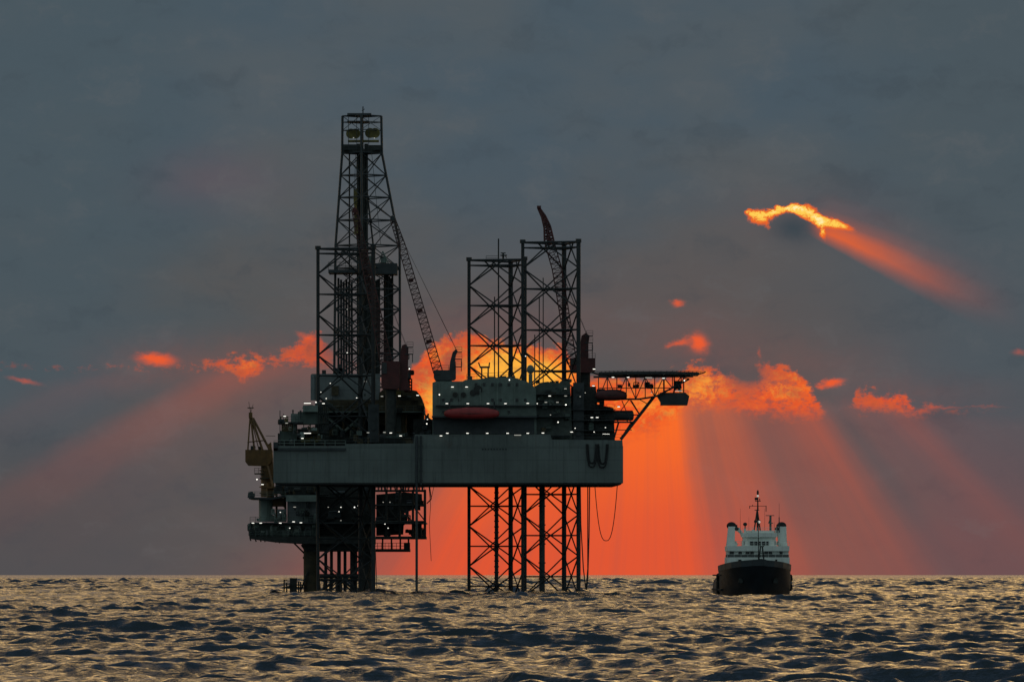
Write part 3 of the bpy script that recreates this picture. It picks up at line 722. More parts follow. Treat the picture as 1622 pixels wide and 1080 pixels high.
# ------------------------------------------------------------------ cranes
def pedestal_crane(label, foot, tip, Y, tipY, w0, w1, bays, cab, post, ped, m, mb, extra=None):
    t = thing('pedestal_crane', label, 'crane', tuple(P(ped[0]+(ped[1]-ped[0])/2, ped[3], Y)), 'red boomed cranes on the drilling rig')
    b = MB(); b.tube(P((ped[0]+ped[1])/2, ped[3], Y), P((ped[0]+ped[1])/2, ped[2], Y), (ped[1]-ped[0])/2*Y/F, 18)
    b.build('pedestal', M_GREEN if cab[0] == 687 else M_DARK, t)
    b = MB(); x0, x1, y0, y1 = cab; b.pprism([(x0, y0), (x1, y0), (x1, y1-3), (x1-3, y1), (x0+2, y1), (x0, y1-4)], Y-2.2, Y+2.2)
    cb = b.build('machinery_cab', m, t)
    b = MB(); b.pbox(x0+1, x0+(x1-x0)*.3, y0+2, y0+(y1-y0)*.45, Y-2.35, Y-2.202); b.build('cab_window', M_GLASS, cb)
    b = MB(); b.rail([P(x0, y0, Y-2), P(x1, y0, Y-2)], h=1.0, r=.05, step=1.2); b.build('cab_rail', M_STEEL, cb)
    b = MB(); b.prism([(PX(a, Y), PZ(c, Y)) for a, c in post], Y-.8, Y+.8)
    kp = b.build('king_post', m, t)
    b = MB(); top = min(post, key=lambda q: q[1]); px_ = sum(p[0] for p in post)/len(post)
    for dy in (4, 15, 27):
        if top[1]+dy > y0-4: continue
        b.pbox(px_, px_+13, top[1]+dy, top[1]+dy+1.3, Y-1, Y+1); b.rail([P(px_+3, top[1]+dy, Y-1), P(px_+13, top[1]+dy, Y-1)], h=1.0, r=.05, step=.9)
    b.tube(P(px_+12, top[1]+16, Y), P(px_+12, y0+2, Y), .09, 5); b.build('service_platform', M_STEEL, kp)
    pts = [P(*foot, Y)]+[P(x, y, Y+(tipY-Y)*k) for x, y, k in tip]
    n = len(pts)-1; b = MB()
    for i in range(n):
        wa = w0+(w1-w0)*i/n; wb = w0+(w1-w0)*(i+1)/n
        b.truss(pts[i], pts[i+1], wa, wb, bays[i], .11, .07)
    bm = b.build('boom', mb, t)
    b = MB(); d = pts[-1]-pts[-2]; d.normalize()
    b.tube(pts[-1]-d*.8, pts[-1]+d*.7, .4, 8); b.tube(pts[-1]+Vector((0,-.5,0)), pts[-1]+Vector((0,.5,0)), .55, 12)
    b.build('boom_head', m, bm)
    b = MB()
    for k in (-.6, .6): b.tube(P(*top, Y)+Vector((0, k, 0)), pts[-1]+Vector((0, k*.5, 0)), .045, 4)
    b.tube(P(*top, Y)+Vector((.3, 0, -.4)), pts[0].lerp(pts[-1], .93)+Vector((.4, 0, 0)), .04, 4)
    b.build('pendant_cable', M_HOSE, t)
    if extra: extra(t, pts)
    return t
M_BOOM = mat('faded_red_boom_paint', (.075, .022, .020), .6, var=.4, scale=.4, rust=.3)
M_BOOMG = mat('grey_red_boom_paint', (.085, .04, .036), .6, var=.5, scale=.35, rust=.3)
def bands(t, pts):
    b = MB()
    for k in (.2, .4, .6):
        c = pts[0].lerp(pts[-1], k); d = (pts[-1]-pts[0]).normalized(); b.tube(c-d*.35, c+d*.35, .95-.45*k, 4)
    b.build('boom_joint', M_REDD, t)
pedestal_crane('crane with a long slender boom raised to the derrick, beside the white deckhouse lights', (694, 589), [(636, 388, .8), (622, 347, 1)], 1492, 1488, 1.95, 1.1, [26, 7], (687, 722, 586, 602),
    [(711, 590), (713, 573), (717, 558), (722, 553), (725, 556), (721, 566), (722, 590)], (690, 716, 598, 690), M_STEEL, M_BOOMG, bands)
def whip(t, pts):
    b = MB(); q = [P(x, y, 1500) for x, y in ((870, 383), (867, 360), (861, 343), (853, 329))]
    for a, c, r0, r1 in zip(q[:-1], q[1:], (1.25, .85, .5), (.85, .5, .2)): b.truss(a, c, r0*1.6, r1*1.6, 5, .2, .16)
    b.pbox(850.5, 857, 326, 330, 1499.4, 1500.6); b.build('curved_jib', M_REDD, t)
pedestal_crane('crane at the bow whose curved boom tip rises behind the tallest leg', (906, 575), [(893, 490, .6), (882, 425, .9), (870, 383, 1)], 1500, 1500, 2.0, 2.0, [12, 9, 5], (903, 943, 567, 590),
    [(917, 568), (919, 545), (921, 532), (928, 527), (934, 532), (932, 545), (932, 568)], (915, 935, 590, 700), M_REDD, M_REDD, whip)
pedestal_crane('sooty red crane whose boom stands straight up in front of the derrick', (612, 575), [(562, 334, 1)], 1487, 1487, 2.5, 1.2, [40], (604, 633, 572, 616),
    [(634, 618), (634, 560), (637, 547), (642, 545), (647, 550), (646, 600), (650, 618)], (610, 628, 616, 690), M_REDD, M_BOOM, None)
for o in (DK,): pass

# ------------------------------------------------------------------ lifeboats
def lifeboat(label, cx, cy, Y, wpx, hpx, m, turn=0):
    t = thing('lifeboat', label, 'lifeboat', tuple(P(cx, cy+hpx/2, Y)), 'enclosed lifeboats slung from the rig')
    s = Y/F; L, H = wpx*s, hpx*s; c = P(cx, cy, Y)
    b = MB(); b.ell(c, L/2, H*.62, H*.5, 28, 14, .72); b.build('hull', m, t, smooth=True)
    b = MB(); b.ell(c+Vector((L*.06, 0, H*.30)), L*.30, H*.45, H*.26, 20, 8, .7); b.build('canopy', m, t, smooth=True)
    b = MB()
    for k in range(5): b.box(c.x-L*.2+k*L*.1, c.x-L*.2+k*L*.1+.5, c.y-H*.47, c.y-H*.40, c.z+H*.27, c.z+H*.38)
    b.build('window', M_GLASS, t)
    b = MB(); b.poly([c+Vector((L/2*math.cos(a)*1.0, -H*.62*abs(math.sin(a))-.03, 0)) for a in [math.pi*i/16 for i in range(17)]], .07, 5); b.build('fender_line', M_DARK, t)
    return t
lifeboat('long dark red lifeboat hanging below a row of lamps on the quarters', 747, 655, 1477.6, 88, 18, M_RED)
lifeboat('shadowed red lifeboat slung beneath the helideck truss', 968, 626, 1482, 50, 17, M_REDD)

# ------------------------------------------------------------------ lamps
LAMPS = {}
def lamp(parent, px, py, Y, kind='d', dim=False):
    """kind d: tube light, w: wide tube light, r: round flood"""
    b = MB(); s = Y/F; c = P(px, py, Y); w, h = dict(d=(3.9, 1.0), w=(11, 1.0), r=(2.0, 2.0), s=(1.6, 1.1))[kind]; w *= s; h *= s
    if kind == 'r':
        b.ell(c, w*.55, w*.4, w*.55, 12, 8); b.cur = 1; b.tube(c+Vector((0, .1, 0)), c+Vector((0, .7, .25)), .13, 6)
    else:
        b.box(c.x-w/2, c.x+w/2, c.y-.12, c.y+.1, c.z-h/2, c.z+h/2); b.cur = 1
        b.box(c.x-w/2-.08, c.x+w/2+.08, c.y-.2, c.y+.3, c.z+h/2+.01, c.z+h/2+.14); b.box(c.x-.08, c.x+.08, c.y+.3, c.y+.9, c.z+h/2+.02, c.z+h/2+.13)
    b.build('lamp', [M_LAMPD if dim else M_LAMP, M_STEEL], parent)
for a in [(524.4,607,1510.6,'d'),(509.6,621,1510.4,'d'),(516.7,631,1509,'s'),(500.4,637,1488,'r'),(486.9,638.5,1488,'w'),(512.4,639,1488,'d'),(565,630,1508,'s'),(578.5,604,1510.5,'d',1),
    (593,636,1506,'r'),(605,627.6,1505.5,'d',1),(632.8,627,1505.5,'d'),(661.5,626,1505.5,'d'),(644,604,1501.5,'s',1),(648.5,584,1501.5,'r'),(645,560,1501.5,'r'),(451,659,1486,'d'),(454,670,1486,'d',1),
    (487,686,1484.5,'w'),(479,694,1484.5,'d'),(583,685,1484.5,'d',1),(609,684.6,1484.5,'d',1),(619,685.5,1484.5,'d'),(634.6,690,1484.5,'d'),(676,671,1489,'r'),(677,664,1489,'s'),
    (716.7,612.7,1481.6,'d'),(739,612.7,1481.6,'d'),(696,625,1481.6,'r'),(707.8,639,1480.2,'d'),(741,639,1480.2,'d'),(773,639,1480.2,'d'),(800.7,639,1480.2,'d'),(836,638.6,1480.2,'d'),(851,639,1480.2,'s'),
    (864.6,637,1481,'d',1),(883,637,1481,'d',1),(896.7,641,1481,'s'),(870.7,627,1481,'d'),(895.6,615.6,1481,'d',1),(896,627,1481,'d',1),(806.9,601.6,1481.6,'r'),(698.5,690,1479.2,'d'),
    (708.5,686,1480.4,'d'),(740.5,686,1480.4,'d'),(771.8,686,1480.4,'d'),(804,686,1480.4,'d'),(836,686,1480.4,'d'),(860,685.6,1480.4,'d'),(820,689,1479.3,'w',1),(884,668.5,1480.8,'r'),
    (941,584.5,1497,'d'),(971,597.5,1483.4,'d'),(995,597.5,1483.4,'d'),(1027.5,598,1483.4,'w',1),(1051,599,1483.4,'d'),(1084,602.5,1483.4,'r'),(940,611,1485,'d'),(937.5,661,1482.8,'d'),(946,661,1482.8,'d'),
    (980,644,1484.6,'d'),(960,687.5,1482.4,'w'),(941,684,1482.4,'s'),(911,678,1482.4,'s'),(905.5,684,1482.4,'d'),(896,641,1481,'s'),(959,677,1482.4,'s'),(1075,619,1484.5,'w',1),(1032,622,1483.4,'s',1),
    (832.5,564,1489.5,'s'),(919,628,1483,'s',1),(927,622,1483,'s',1),(872,657,1481,'s',1),(550,558.6,1510,'s')]:
    lamp(rig, a[0], a[1], a[2], a[3], len(a) > 4)
lamp(DK, 560, 218.5, 1521, 's', True); lamp(DK, 593, 219, 1521, 's', True); lamp(DK, 550, 490, 1521, 's', True)

# ------------------------------------------------------------------ hoses hanging below the hull
def hanging(label, paths, r, gname=None):
    b = MB()
    for p in paths: b.poly(p, r, 5)
    o = b.build('hanging_hose', M_HOSE); o['label'] = label; o['category'] = 'hose'
    if gname: o['group'] = gname
hanging('thin black hose hanging in a deep open loop at the rig bow', [loop(P(942, 766, YF+1), P(978, 766, YF+1), 90*YF/F, 26, 2.8)], .09)
hanging('heavy pair of black hoses dropping from the hull into the sea beside the tallest leg', [
    [P(919, 766, 1484), P(920, 830, 1484), P(924, 900, 1484), P(928, 933, 1484)], [P(934, 766, 1483), P(933, 850, 1483), P(931, 915, 1483), P(929, 934, 1483)], [P(931, 766, 1484), P(931, 900, 1484), P(928.5, 932, 1484)]], .13)
hanging('short frayed line dangling between the two platforms', [[P(679, 767, 1486), P(682, 800, 1486), P(680, 830, 1486), P(683, 888, 1486)], [P(688, 767, 1486), P(684, 785, 1486), P(681, 795, 1486)]], .06)

# ------------------------------------------------------------------ fixed wellhead platform behind the rig
def wellhead():
    Y = 1560.0; s = Y/F
    w = thing('wellhead_platform', 'squat dark wellhead platform on thick piles under the rig\'s left end', 'platform', (PX(535, Y), Y, 0))
    for x0, x1 in ((481.5, 506), (569, 590)):
        for YY in (Y-6, Y+6):
            b = MB(); k = YY/Y; xc = ((x0+x1)/2-811)*s; b.tube((xc, YY, -5), (xc, YY, PZ(850, Y)), (x1-x0)/2*s*(.95 if YY < Y else .9), 18)
            if YY < Y and x0 < 500:
                for z in (3, 8, 12): b.tube((xc, YY, z), (xc, YY, z+.5), (x1-x0)/2*s*1.05, 18)
            b.build('pile', M_DARK if x0 > 500 else M_BROWN, w)
    for i, x in enumerate((525, 537, 546.5, 557.5, 516, 563)):
        b = MB(); YY = Y+rnd.uniform(-3, 3); b.tube((PX(x, YY), YY, -5), (PX(x, YY), YY, PZ(848, Y)), .36+.08*(i % 2), 12); b.build('conductor_pipe', M_STEEL, w)
    b = MB()
    for YY in (Y-6, Y+6):
        b.tube(P(500, 912, YY), P(578, 912, YY), .5, 8); b.tube(P(500, 918, YY), P(578, 918, YY), .3, 8)
        b.tube(P(503, 940, YY), P(536, 915, YY), .3, 6); b.tube(P(536, 915, YY), P(572, 940, YY), .3, 6); b.tube(P(503, 895, YY), P(520, 913, YY), .28, 6); b.tube(P(572, 893, YY), P(556, 913, YY), .2, 6)
        b.tube(P(499, 880, YY), P(499, 943, YY), .14, 5); b.tube(P(478, 862, YY), P(493, 882, YY), .35, 6); b.tube(P(466, 860, YY), P(484, 878, YY), .2, 6)
        for i in range(8): b.tube(P(505+i*9, 913, YY), P(505+i*9+rnd.uniform(-4, 4), 944, YY), .16, 5)
    b.tube(P(590.5, 770, Y-6), Vector((PX(591, Y-6), Y-6, -4)), .17, 6)
    b.build('jacket_bracing', M_STEEL, w)
    # decks
    b = MB(); b.pprism([(395, 849), (395, 853), (430, 858), (478, 861), (592, 861), (592, 853), (674, 853), (674, 849)], Y-12, Y+12); b.build('cellar_deck', M_DARK, w)
    b = MB(); b.pbox(483, 590, 861, 873, Y-8, Y+8); b.build('deck_girder', M_DARK, w)
    b = MB(); b.pbox(575, 649, 869, 873.5, Y-9, Y+3); b.pbox(640, 649, 859, 869, Y-9, Y-3); b.rail([P(592, 869, Y-9), P(640, 869, Y-9)], h=1.3, r=.07, step=.8)
    for x in (592, 606, 620, 634, 647): b.tube(P(x, 853, Y-8), P(x, 870, Y-8), .2, 5)
    b.build('sump_deck', M_DARK, w)
    b = MB(); b.pbox(396, 675, 827, 829, Y-12.3, Y+12); b.build('mezzanine_deck', M_STEEL, w)
    b = MB(); b.pprism([(394, 787.5), (430, 787.5), (455, 783), (503, 783), (503, 785.5), (455, 786.5), (430, 791), (394, 790)], Y-11, Y+11); b.build('upper_deck', M_STEEL, w)
    b = MB(); b.pbox(455, 503, 787, 827, Y-8, Y+8); b.build('equipment_building', M_PANEL, w)
    b = MB(); b.pbox(444, 503.6, 765, 783.6, Y-4, Y+8); b.build('top_module', M_DARK, w)
    b = MB(); b.pbox(453, 503.5, 784, 794, Y-11.6, Y-8.01); b.build('building_roof', M_GREEN2, w)
    b = MB(); b.tube(P(421, 790, Y-6), P(421, 826, Y-6), 1.55, 20); b.build('storage_silo', M_GREEN2, w)
    b = MB(); b.pbox(397, 503, 829.2, 848.8, Y-7.5, Y+6); b.build('cellar_housing', M_GREEN, w)
    b = MB(); b.pbox(439, 453, 806, 826, Y-9, Y-5); b.build('machinery_container', M_PANEL, w)
    b = MB(); b.pprism([(392, 788), (393, 780), (399, 778), (403, 782), (402, 788)], Y-8, Y-5); b.build('mooring_winch', M_STEEL, w)
    b = MB(); b.pbox(503.2, 592, 768, 849, Y-5, Y+11); b.build('process_module', M_DARK, w)
    # right-hand pipe rack module: open frame crowded with gear
    b = MB()
    for x in (592, 612, 633, 654, 673):
        for YY in (Y-10, Y+8): b.tube(P(x, 775, YY), P(x, 850, YY), .3, 5)
    for y in (777, 800, 826): b.tube(P(592, y, Y-10), P(674, y, Y-10), .26, 5); b.tube(P(592, y, Y+8), P(674, y, Y+8), .26, 5)
    for x in (592, 633, 673): b.tube(P(x, 777, Y-10), P(x, 777, Y+8), .2, 5); b.tube(P(x, 850, Y-10), P(x, 850, Y+8), .2, 5)
    for x in (592, 612, 633, 654): b.tube(P(x, 800, Y-10), P(x+20, 826, Y-10), .14, 5)
    b.build('module_frame', M_DARK, w)
    b = MB(); b.pbox(671, 675, 776, 853, Y-11, Y-9); b.build('corner_post', M_DARK, w)
    def rack(n, xa, xb, ya, yb, Ya, Yb, ms, ww=(6, 14), hh=(6, 13), kinds=(0, 1, 2, 3, 4)):
        for _ in range(n):
            k = rnd.choice(kinds); a = rnd.uniform(*ww); h = rnd.uniform(*hh)
            if k == 2: a *= .5
            x = rnd.uniform(xa, xb-a); y = rnd.uniform(ya, yb-h); o = machine(KN[k], x, x+a, y, y+h, rnd.uniform(Ya, Yb), 3, rnd.choice(ms), k)
            mw = o.matrix_world.copy(); dlt = ORG[rig.name]-ORG[w.name]; o.data.transform(__import__('mathutils').Matrix.Translation(dlt)); o.parent = w; ORG[o.name] = ORG[w.name]
    b = MB(); b.pprism([(596, 783), (640, 779), (668, 782), (668, 792), (655, 806), (640, 812), (638, 846), (596, 848)], Y-2, Y+5); b.build('compressor_module', M_DARK, w)
    rack(38, 592, 672, 778, 850, Y-9, Y+2, [M_DARK, M_STEEL, M_DARK])
    rack(10, 640, 672, 835, 850, Y-9, Y+2, [M_DARK, M_STEEL])
    rack(26, 396, 500, 829, 850, Y-11.5, Y-8, [M_GREEN, M_STEEL, M_GREEN2, M_GREEN2, M_PANEL], ww=(4, 10), hh=(5, 12))
    rack(16, 503, 592, 770, 850, Y-9, Y-6, [M_DARK, M_STEEL, M_DARK], ww=(8, 20))
    rack(14, 398, 503, 806, 829, Y-12, Y-9.5, [M_GREEN, M_STEEL, M_GREEN2, M_DARK], ww=(3, 7), hh=(4, 10), kinds=(2, 3, 4, 5))
    rack(9, 436, 503, 795, 827, Y-11, Y-9, [M_STEEL, M_GREEN, M_DARK], ww=(4, 9), hh=(5, 10))
    rack(12, 434, 503, 766, 783, Y-8, Y-5, [M_DARK, M_STEEL, M_BROWN], ww=(4, 10), hh=(5, 10))
    rack(10, 392, 412, 829, 850, Y-12.2, Y-11, [M_STEEL, M_GREEN], ww=(3, 6), hh=(5, 11), kinds=(3, 4))
    rack(6, 436, 503, 768, 782, Y-6, Y-1, [M_DARK, M_BROWN], ww=(6, 12), hh=(5, 9))
    for y, xa, xb in ((849, 396, 500), (827, 396, 500), (787, 394, 452), (775, 592, 672)):
        b = MB(); b.rail([P(xa, y, Y-12), P(xb, y, Y-12)], h=1.2, r=.06, step=1.2, mids=3); b.build('handrail', M_GREEN if xa < 500 else M_STEEL, w)
    b = MB()
    for i in range(14): x = 396+i*8; b.tube(P(x, 853, Y-10), P(x+rnd.uniform(-2, 2), 856+rnd.random()*7, Y-10), .15, 5)
    for i in range(16): x = 594+i*5; b.tube(P(x, 766, Y-4), P(x+rnd.uniform(-3, 3), 779, Y-4), .14+.12*rnd.random(), 5)
    b.poly([P(680, 768, Y-8), P(683, 790, Y-8), P(676, 797, Y-8)], .14, 5); b.build('hanging_pipework', M_DARK, w)
    # boat landing at the waterline
    b = MB()
    for x in (450, 454, 460, 464, 468, 473, 476): b.tube(P(x, 917+rnd.random()*6, Y-8), Vector((PX(x, Y-8), Y-8, -2)), .17, 5)
    b.pbox(459, 470, 915, 940, Y-8.5, Y-7); b.pbox(458, 482, 925, 927, Y-9, Y-6); b.tube(P(448, 930, Y-8), P(486, 930, Y-8), .15, 5); b.tube(P(449, 918, Y-8), P(455, 918, Y-8), .12, 5)
    b.tube(P(457, 930, Y-8), P(470, 918, Y-8), .2, 5); b.tube(P(476, 936, Y-8), P(488, 905, Y-8), .2, 5)
    b.build('boat_landing', M_DARK, w)
    b = MB(); b.tube(P(594.8, 874, Y-9), Vector((PX(598, Y-9), Y-9, -3)), .09, 5); b.build('sump_pipe', M_STEEL, w)
    for a in [(400.7,828,'d'),(413,828,'d'),(444,828,'d'),(465,826,'d'),(476.6,827.5,'d'),(459,836,'s'),(466.8,802.7,'d',1),(521,803,'d',1),(540,803,'s'),(537,810,'s'),(561.5,803,'r'),(566,801,'s'),
              (609.8,829.5,'s'),(614.7,836,'s'),(607,795,'s',1),(617.7,795,'s',1),(444,811,'s'),(446.7,767.5,'d'),(454,767,'s'),(462,766.6,'s',1),(540,824,'s',1)]:
        lamp(w, a[0], a[1], Y-13, a[2], len(a) > 3)
    # ochre crane
    t = thing('pedestal_crane', 'ochre yellow crane with a folded lattice mast at the far left of the platform', 'crane', tuple(P(422, 787, Y)))
    b = MB(); b.tube(P(423, 787, Y), P(423, 738, Y), 1.35, 16)
    for y in (744, 757, 770, 780): b.tube(P(423, y, Y), P(423, y+2, Y), 1.7, 16)
    b.tube(P(431, 790, Y), P(431, 745, Y), .5, 8); pd = b.build('pedestal', M_OCHRE, t)
    b = MB()
    for x0_, x1_ in ((424, 452), (452, 424)): b.tube(P(x0_, 784, Y-5), P(x1_, 803, Y-5), .2, 5)
    for x in (424, 438, 452): b.tube(P(x, 765, Y-5), P(x, 826, Y-5), .26, 6)
    b.pbox(422, 454, 770, 773, Y-6, Y-3); b.pbox(426, 450, 790, 802, Y-6, Y-4); b.tube(P(424, 738, Y-2), P(436, 784, Y-5), .25, 6); b.build('crane_rest', M_OCHRE, t)
    b = MB(); b.pbox(412, 434, 756, 758, Y-2.4, Y+2); b.rail([P(412, 756, Y-2.4), P(434, 756, Y-2.4)], h=1.1, r=.06, step=1); b.pbox(403, 416, 749, 751, Y-2, Y+1)
    b.rail([P(403, 749, Y-2), P(416, 749, Y-2)], h=1.1, r=.06, step=.8); b.build('service_platform', M_BROWN, pd)
    b = MB(); b.pprism([(388.5, 712), (431, 712), (432, 728), (424, 738), (393, 737), (388.5, 731)], Y-2, Y+2); b.pprism([(424, 704), (429, 700), (432, 728), (425, 728)], Y-1.5, Y+1.5)
    b.pprism([(425, 738), (425, 720), (432, 728), (434, 760), (420, 760)], Y-1.4, Y+1.4); cb = b.build('machinery_cab', M_OCHRE, t)
    b = MB(); b.pbox(397, 404, 706, 712, Y-1.5, Y+1.5); b.pbox(409, 414, 707, 712, Y-1, Y+1); b.build('winch', M_DARK, cb)
    b = MB()
    for YY in (Y-1.5, Y+1.5):
        ap = P(396.5, 655, Y)
        b.tube(ap, P(392.5, 713, YY), .18, 6); b.tube(ap, P(403, 713, YY), .22, 6); b.tube(ap, P(416, 713, YY), .26, 6); b.tube(ap+Vector((.6, 0, -1)), P(427, 712, YY), .28, 6)
        b.tube(P(392, 700, YY), P(421, 697, YY), .13, 5); b.tube(P(400, 672, Y), P(410, 712, YY), .12, 5)
    b.pbox(394, 399.5, 653, 662, Y-.8, Y+.8); fr = b.build('mast_frame', M_OCHRE, t)
    b = MB()
    for x, y in ((394, 636), (397, 645), (401, 640)): b.tube(P(397, 655, Y), P(x, y, Y), .06, 4)
    b.pbox(392, 402, 645, 646.5, Y-.3, Y+.3); b.tube(P(421, 690, Y), P(436, 690.5, Y), .08, 4); b.build('aerial', M_BROWN, fr)
    for x, y in ((407, 759), (415.7, 767)): lamp(t, x, y, Y-2.6, 'd' if y > 760 else 'r')
wellhead()

# ------------------------------------------------------------------ supply ship, bow on
def ship():
    Y = 1335.0; s = Y/F; cx = PX(1199, Y)
    t = thing('supply_ship', 'bow-on offshore supply ship with black hull and white stepped wheelhouse', 'ship', (cx, Y+20, 0))
    hw = 8.0     # real half beam at the waterline amidships
    # hull: stations from the stem aft, each a half outline (half width at height)
    zs = [-3.0, .2, 1.6, 3.2, 4.85]
    st = [  # (y offset aft of stem, half widths at zs, sheer height added)
        (0.0, (.05, .10, .25, .6, 1.1), 1.35), (1.2, (.5, .9, 1.6, 2.6, 3.6), 1.15), (3.0, (1.6, 2.4, 3.5, 4.8, 5.7), .9), (5.5, (3.4, 4.5, 5.7, 6.7, 7.1), .6),
        (9, (6.2, 7.2, 7.7, 7.9, 7.8), .4), (14, (7.4, 7.8, 8.0, 8.05, 7.95), .3), (22, (7.6, 8.0, 8.1, 8.1, 8.0), .2), (40, (7.6, 8.0, 8.1, 8.1, 8.0), -1.0), (62, (7.4, 7.9, 8.0, 8.0, 7.8), -1.5)]
    V_ = []; n = len(zs)
    y0 = Y-8
    for dy, ws, sh in st:
        rake = lambda z: (-z*.28 if dy < 6 else 0)*(1-dy/6 if dy < 6 else 0)
        row = []
        for sg in (-1, 1):
            for z, w in zip(zs, ws):
                zz = z+(sh*max(0, (z-.2)/4.8)); row.append((cx-.15+sg*w*.84, y0+dy+rake(zz), zz))
        V_.append(row)
    b = MB(); vs = [v for r_ in V_ for v in r_]; m2 = 2*n; fs = []
    for i in range(len(st)-1):
        for k in range(n-1):
            a = i*m2+k; fs.append((a, a+1, a+1+m2, a+m2)); a = i*m2+n+k; fs.append((a+m2, a+1+m2, a+1, a))
        fs.append((i*m2+n-1, i*m2+2*n-1, (i+1)*m2+2*n-1, (i+1)*m2+n-1)); fs.append(((i+1)*m2, (i+1)*m2+n, i*m2+n, i*m2))
    for k in range(n-1):
        fs.append((k+1, k, n+k, n+k+1)); a = (len(st)-1)*m2; fs.append((a+k, a+k+1, a+n+k+1, a+n+k))
    b.add(vs, fs)
    hl = b.build('hull', M_BLACK, t, smooth=True)
    for p_ in hl.data.polygons:
        if abs(p_.normal.z) > .8 or p_.index >= len(fs)-2*(n-1): p_.use_smooth = False
    try: hl.data.set_sharp_from_angle(angle=R(42))
    except Exception: pass
    # bulwark strip along the forecastle
    b = MB()
    for sg in (-1, 1):
        o = 0 if sg < 0 else n
        pts = [Vector(V_[i][o+n-1]) for i in range(7)]
        for p, q in zip(pts[:-1], pts[1:]):
            out_ = Vector((sg*.12, 0, 0))
            b.add([p-out_, q-out_, q-out_+Vector((0,0,1.15)), p-out_+Vector((0,0,1.15)), p+out_, q+out_, q+out_*1.5+Vector((0,0,1.15)), p+out_*1.5+Vector((0,0,1.15))],
                [(0,1,2,3), (7,6,5,4), (3,2,6,7), (0,4,5,1), (0,3,7,4), (1,5,6,2)])
    p = Vector(V_[0][n-1]); q = Vector(V_[0][2*n-1]); b.box(p.x, q.x, p.y-.1, p.y+.15, p.z, p.z+1.2)
    b.build('bulwark', M_NAVY, hl)
    b = MB()
    for sg in (-1, 1):
        for z, w in ((4.4, .14), (1.6, .22)):
            b = MB()
            pts = [Vector((cx-.15+sg*(np.interp(z, zs, st[i][1])*.84+.1), y0+st[i][0], z)) for i in range(4, 9)]
            b.poly(pts, w, 6); b.build('rubbing_strake', M_RUBBER, hl)
    # side fenders (bigger bumps on the left)
    for sg, z, r in ((-1, 2.6, .5), (-1, 1.5, .6), (-1, 4.0, .4), (1, 3.8, .4), (1, 2.1, .4)):
        b = MB(); yy = Y+10
        for k in range(20): a0 = R(k*18); a1 = R(k*18+18); b.tube((cx-.15+sg*6.95, yy+r*math.cos(a0), z+r*math.sin(a0)), (cx-.15+sg*6.95, yy+r*math.cos(a1), z+r*math.sin(a1)), .38, 6)
        b.build('tyre_fender', M_RUBBER, hl)
    for sg in (-1, 1):
        b = MB(); b.box(cx+sg*3.3-.4, cx+sg*3.3+.4, y0-.3+1.6, y0+2.6, 2.9, 3.8); b.build('anchor', M_DARK, hl)
    Yh = Y+8; zz = lambda py: PZ(py, Yh); xx = lambda px: PX(px, Yh)
    # decks of the house
    lx = lambda v: PX(1110+v/5.14, Yh); lz = lambda v: PZ(760+v/5.14, Yh)
    b = MB(); b.box(lx(212), lx(724), Yh, Yh+14, 4.7, lz(628)); d1 = b.build('lower_house', M_WHITE, t)
    b = MB(); b.box(lx(220), lx(718), Yh+.9, Yh+14, lz(628)+.002, lz(606)); b.build('window_band', M_NAVY, d1)
    b = MB(); b.box(lx(222), lx(716), Yh+.6, Yh+14, lz(606)+.004, lz(578)); b.box(lx(214), lx(722), Yh-.1, Yh+14, lz(578)+.004, lz(536)); d2 = b.build('middle_house', M_WHITE, t)
    for a, c in ((236, 270), (308, 336), (366, 398), (404, 432), (520, 548), (553, 582), (642, 668)):
        b = MB(); b.box(lx(a), lx(c), Yh+.5, Yh+.597, lz(605), lz(582)); b.build('window', M_GLASS, d2)
    for a, c in ((305, 330), (606, 622)):
        b = MB(); b.box(lx(a), lx(c), Yh-.15, Yh-.004, lz(672), lz(646)); b.build('door', M_GLASS, d1)
    b = MB()
    b.rail([(lx(214), Yh-.05, lz(536)), (lx(722), Yh-.05, lz(536))], h=.9, r=.035, step=1.3); b.rail([(lx(216), Yh, lz(628)), (lx(720), Yh, lz(628))], h=.6, r=.03, step=1.3)
    b.build('deck_rail', M_WHITE, d2)
    # bridge
    b = MB(); b.plan([(lx(345), Yh+2.0), (lx(385), Yh+.8), (lx(575), Yh+.8), (lx(620), Yh+2.0), (lx(620), Yh+9), (lx(345), Yh+9)], lz(536)+.004, lz(494))
    b.plan([(lx(350), Yh+2.3), (lx(390), Yh+1.3), (lx(570), Yh+1.3), (lx(614), Yh+2.3), (lx(614), Yh+8.5), (lx(350), Yh+8.5)], lz(494)+.002, lz(464))
    b.plan([(lx(340), Yh+1.7), (lx(382), Yh+.6), (lx(580), Yh+.6), (lx(626), Yh+1.7), (lx(626), Yh+9.2), (lx(340), Yh+9.2)], lz(464)+.002, lz(430))
    wh = b.build('wheelhouse', M_WHITE, t)
    for a, c in ((352, 368), (374, 396), (402, 428), (434, 462), (470, 490), (498, 526), (534, 556), (564, 584), (594, 610)):
        b = MB(); front = Yh+1.18 if 388 <= (a+c)/2 <= 572 else Yh+2.1
        b.box(lx(a), lx(c), front, front+.1, lz(530 if a < 560 else 528), lz(497)); 
        b.v = [(v[0], v[1]-.5, v[2]) for v in b.v]; b.build('window', M_GLASS, wh)
    b = MB(); b.box(lx(360), lx(600), Yh+2.5, Yh+7, lz(430)+.004, lz(412)); b.rail([(lx(345), Yh+1.8, lz(430)), (lx(622), Yh+1.8, lz(430))], h=1.0, r=.04, step=.9)
    b.box(lx(355), lx(372), Yh+2, Yh+3, lz(430), lz(395)); b.box(lx(420), lx(440), Yh+2, Yh+3, lz(430), lz(402)); b.build('bridge_roof', M_WHITE, wh)
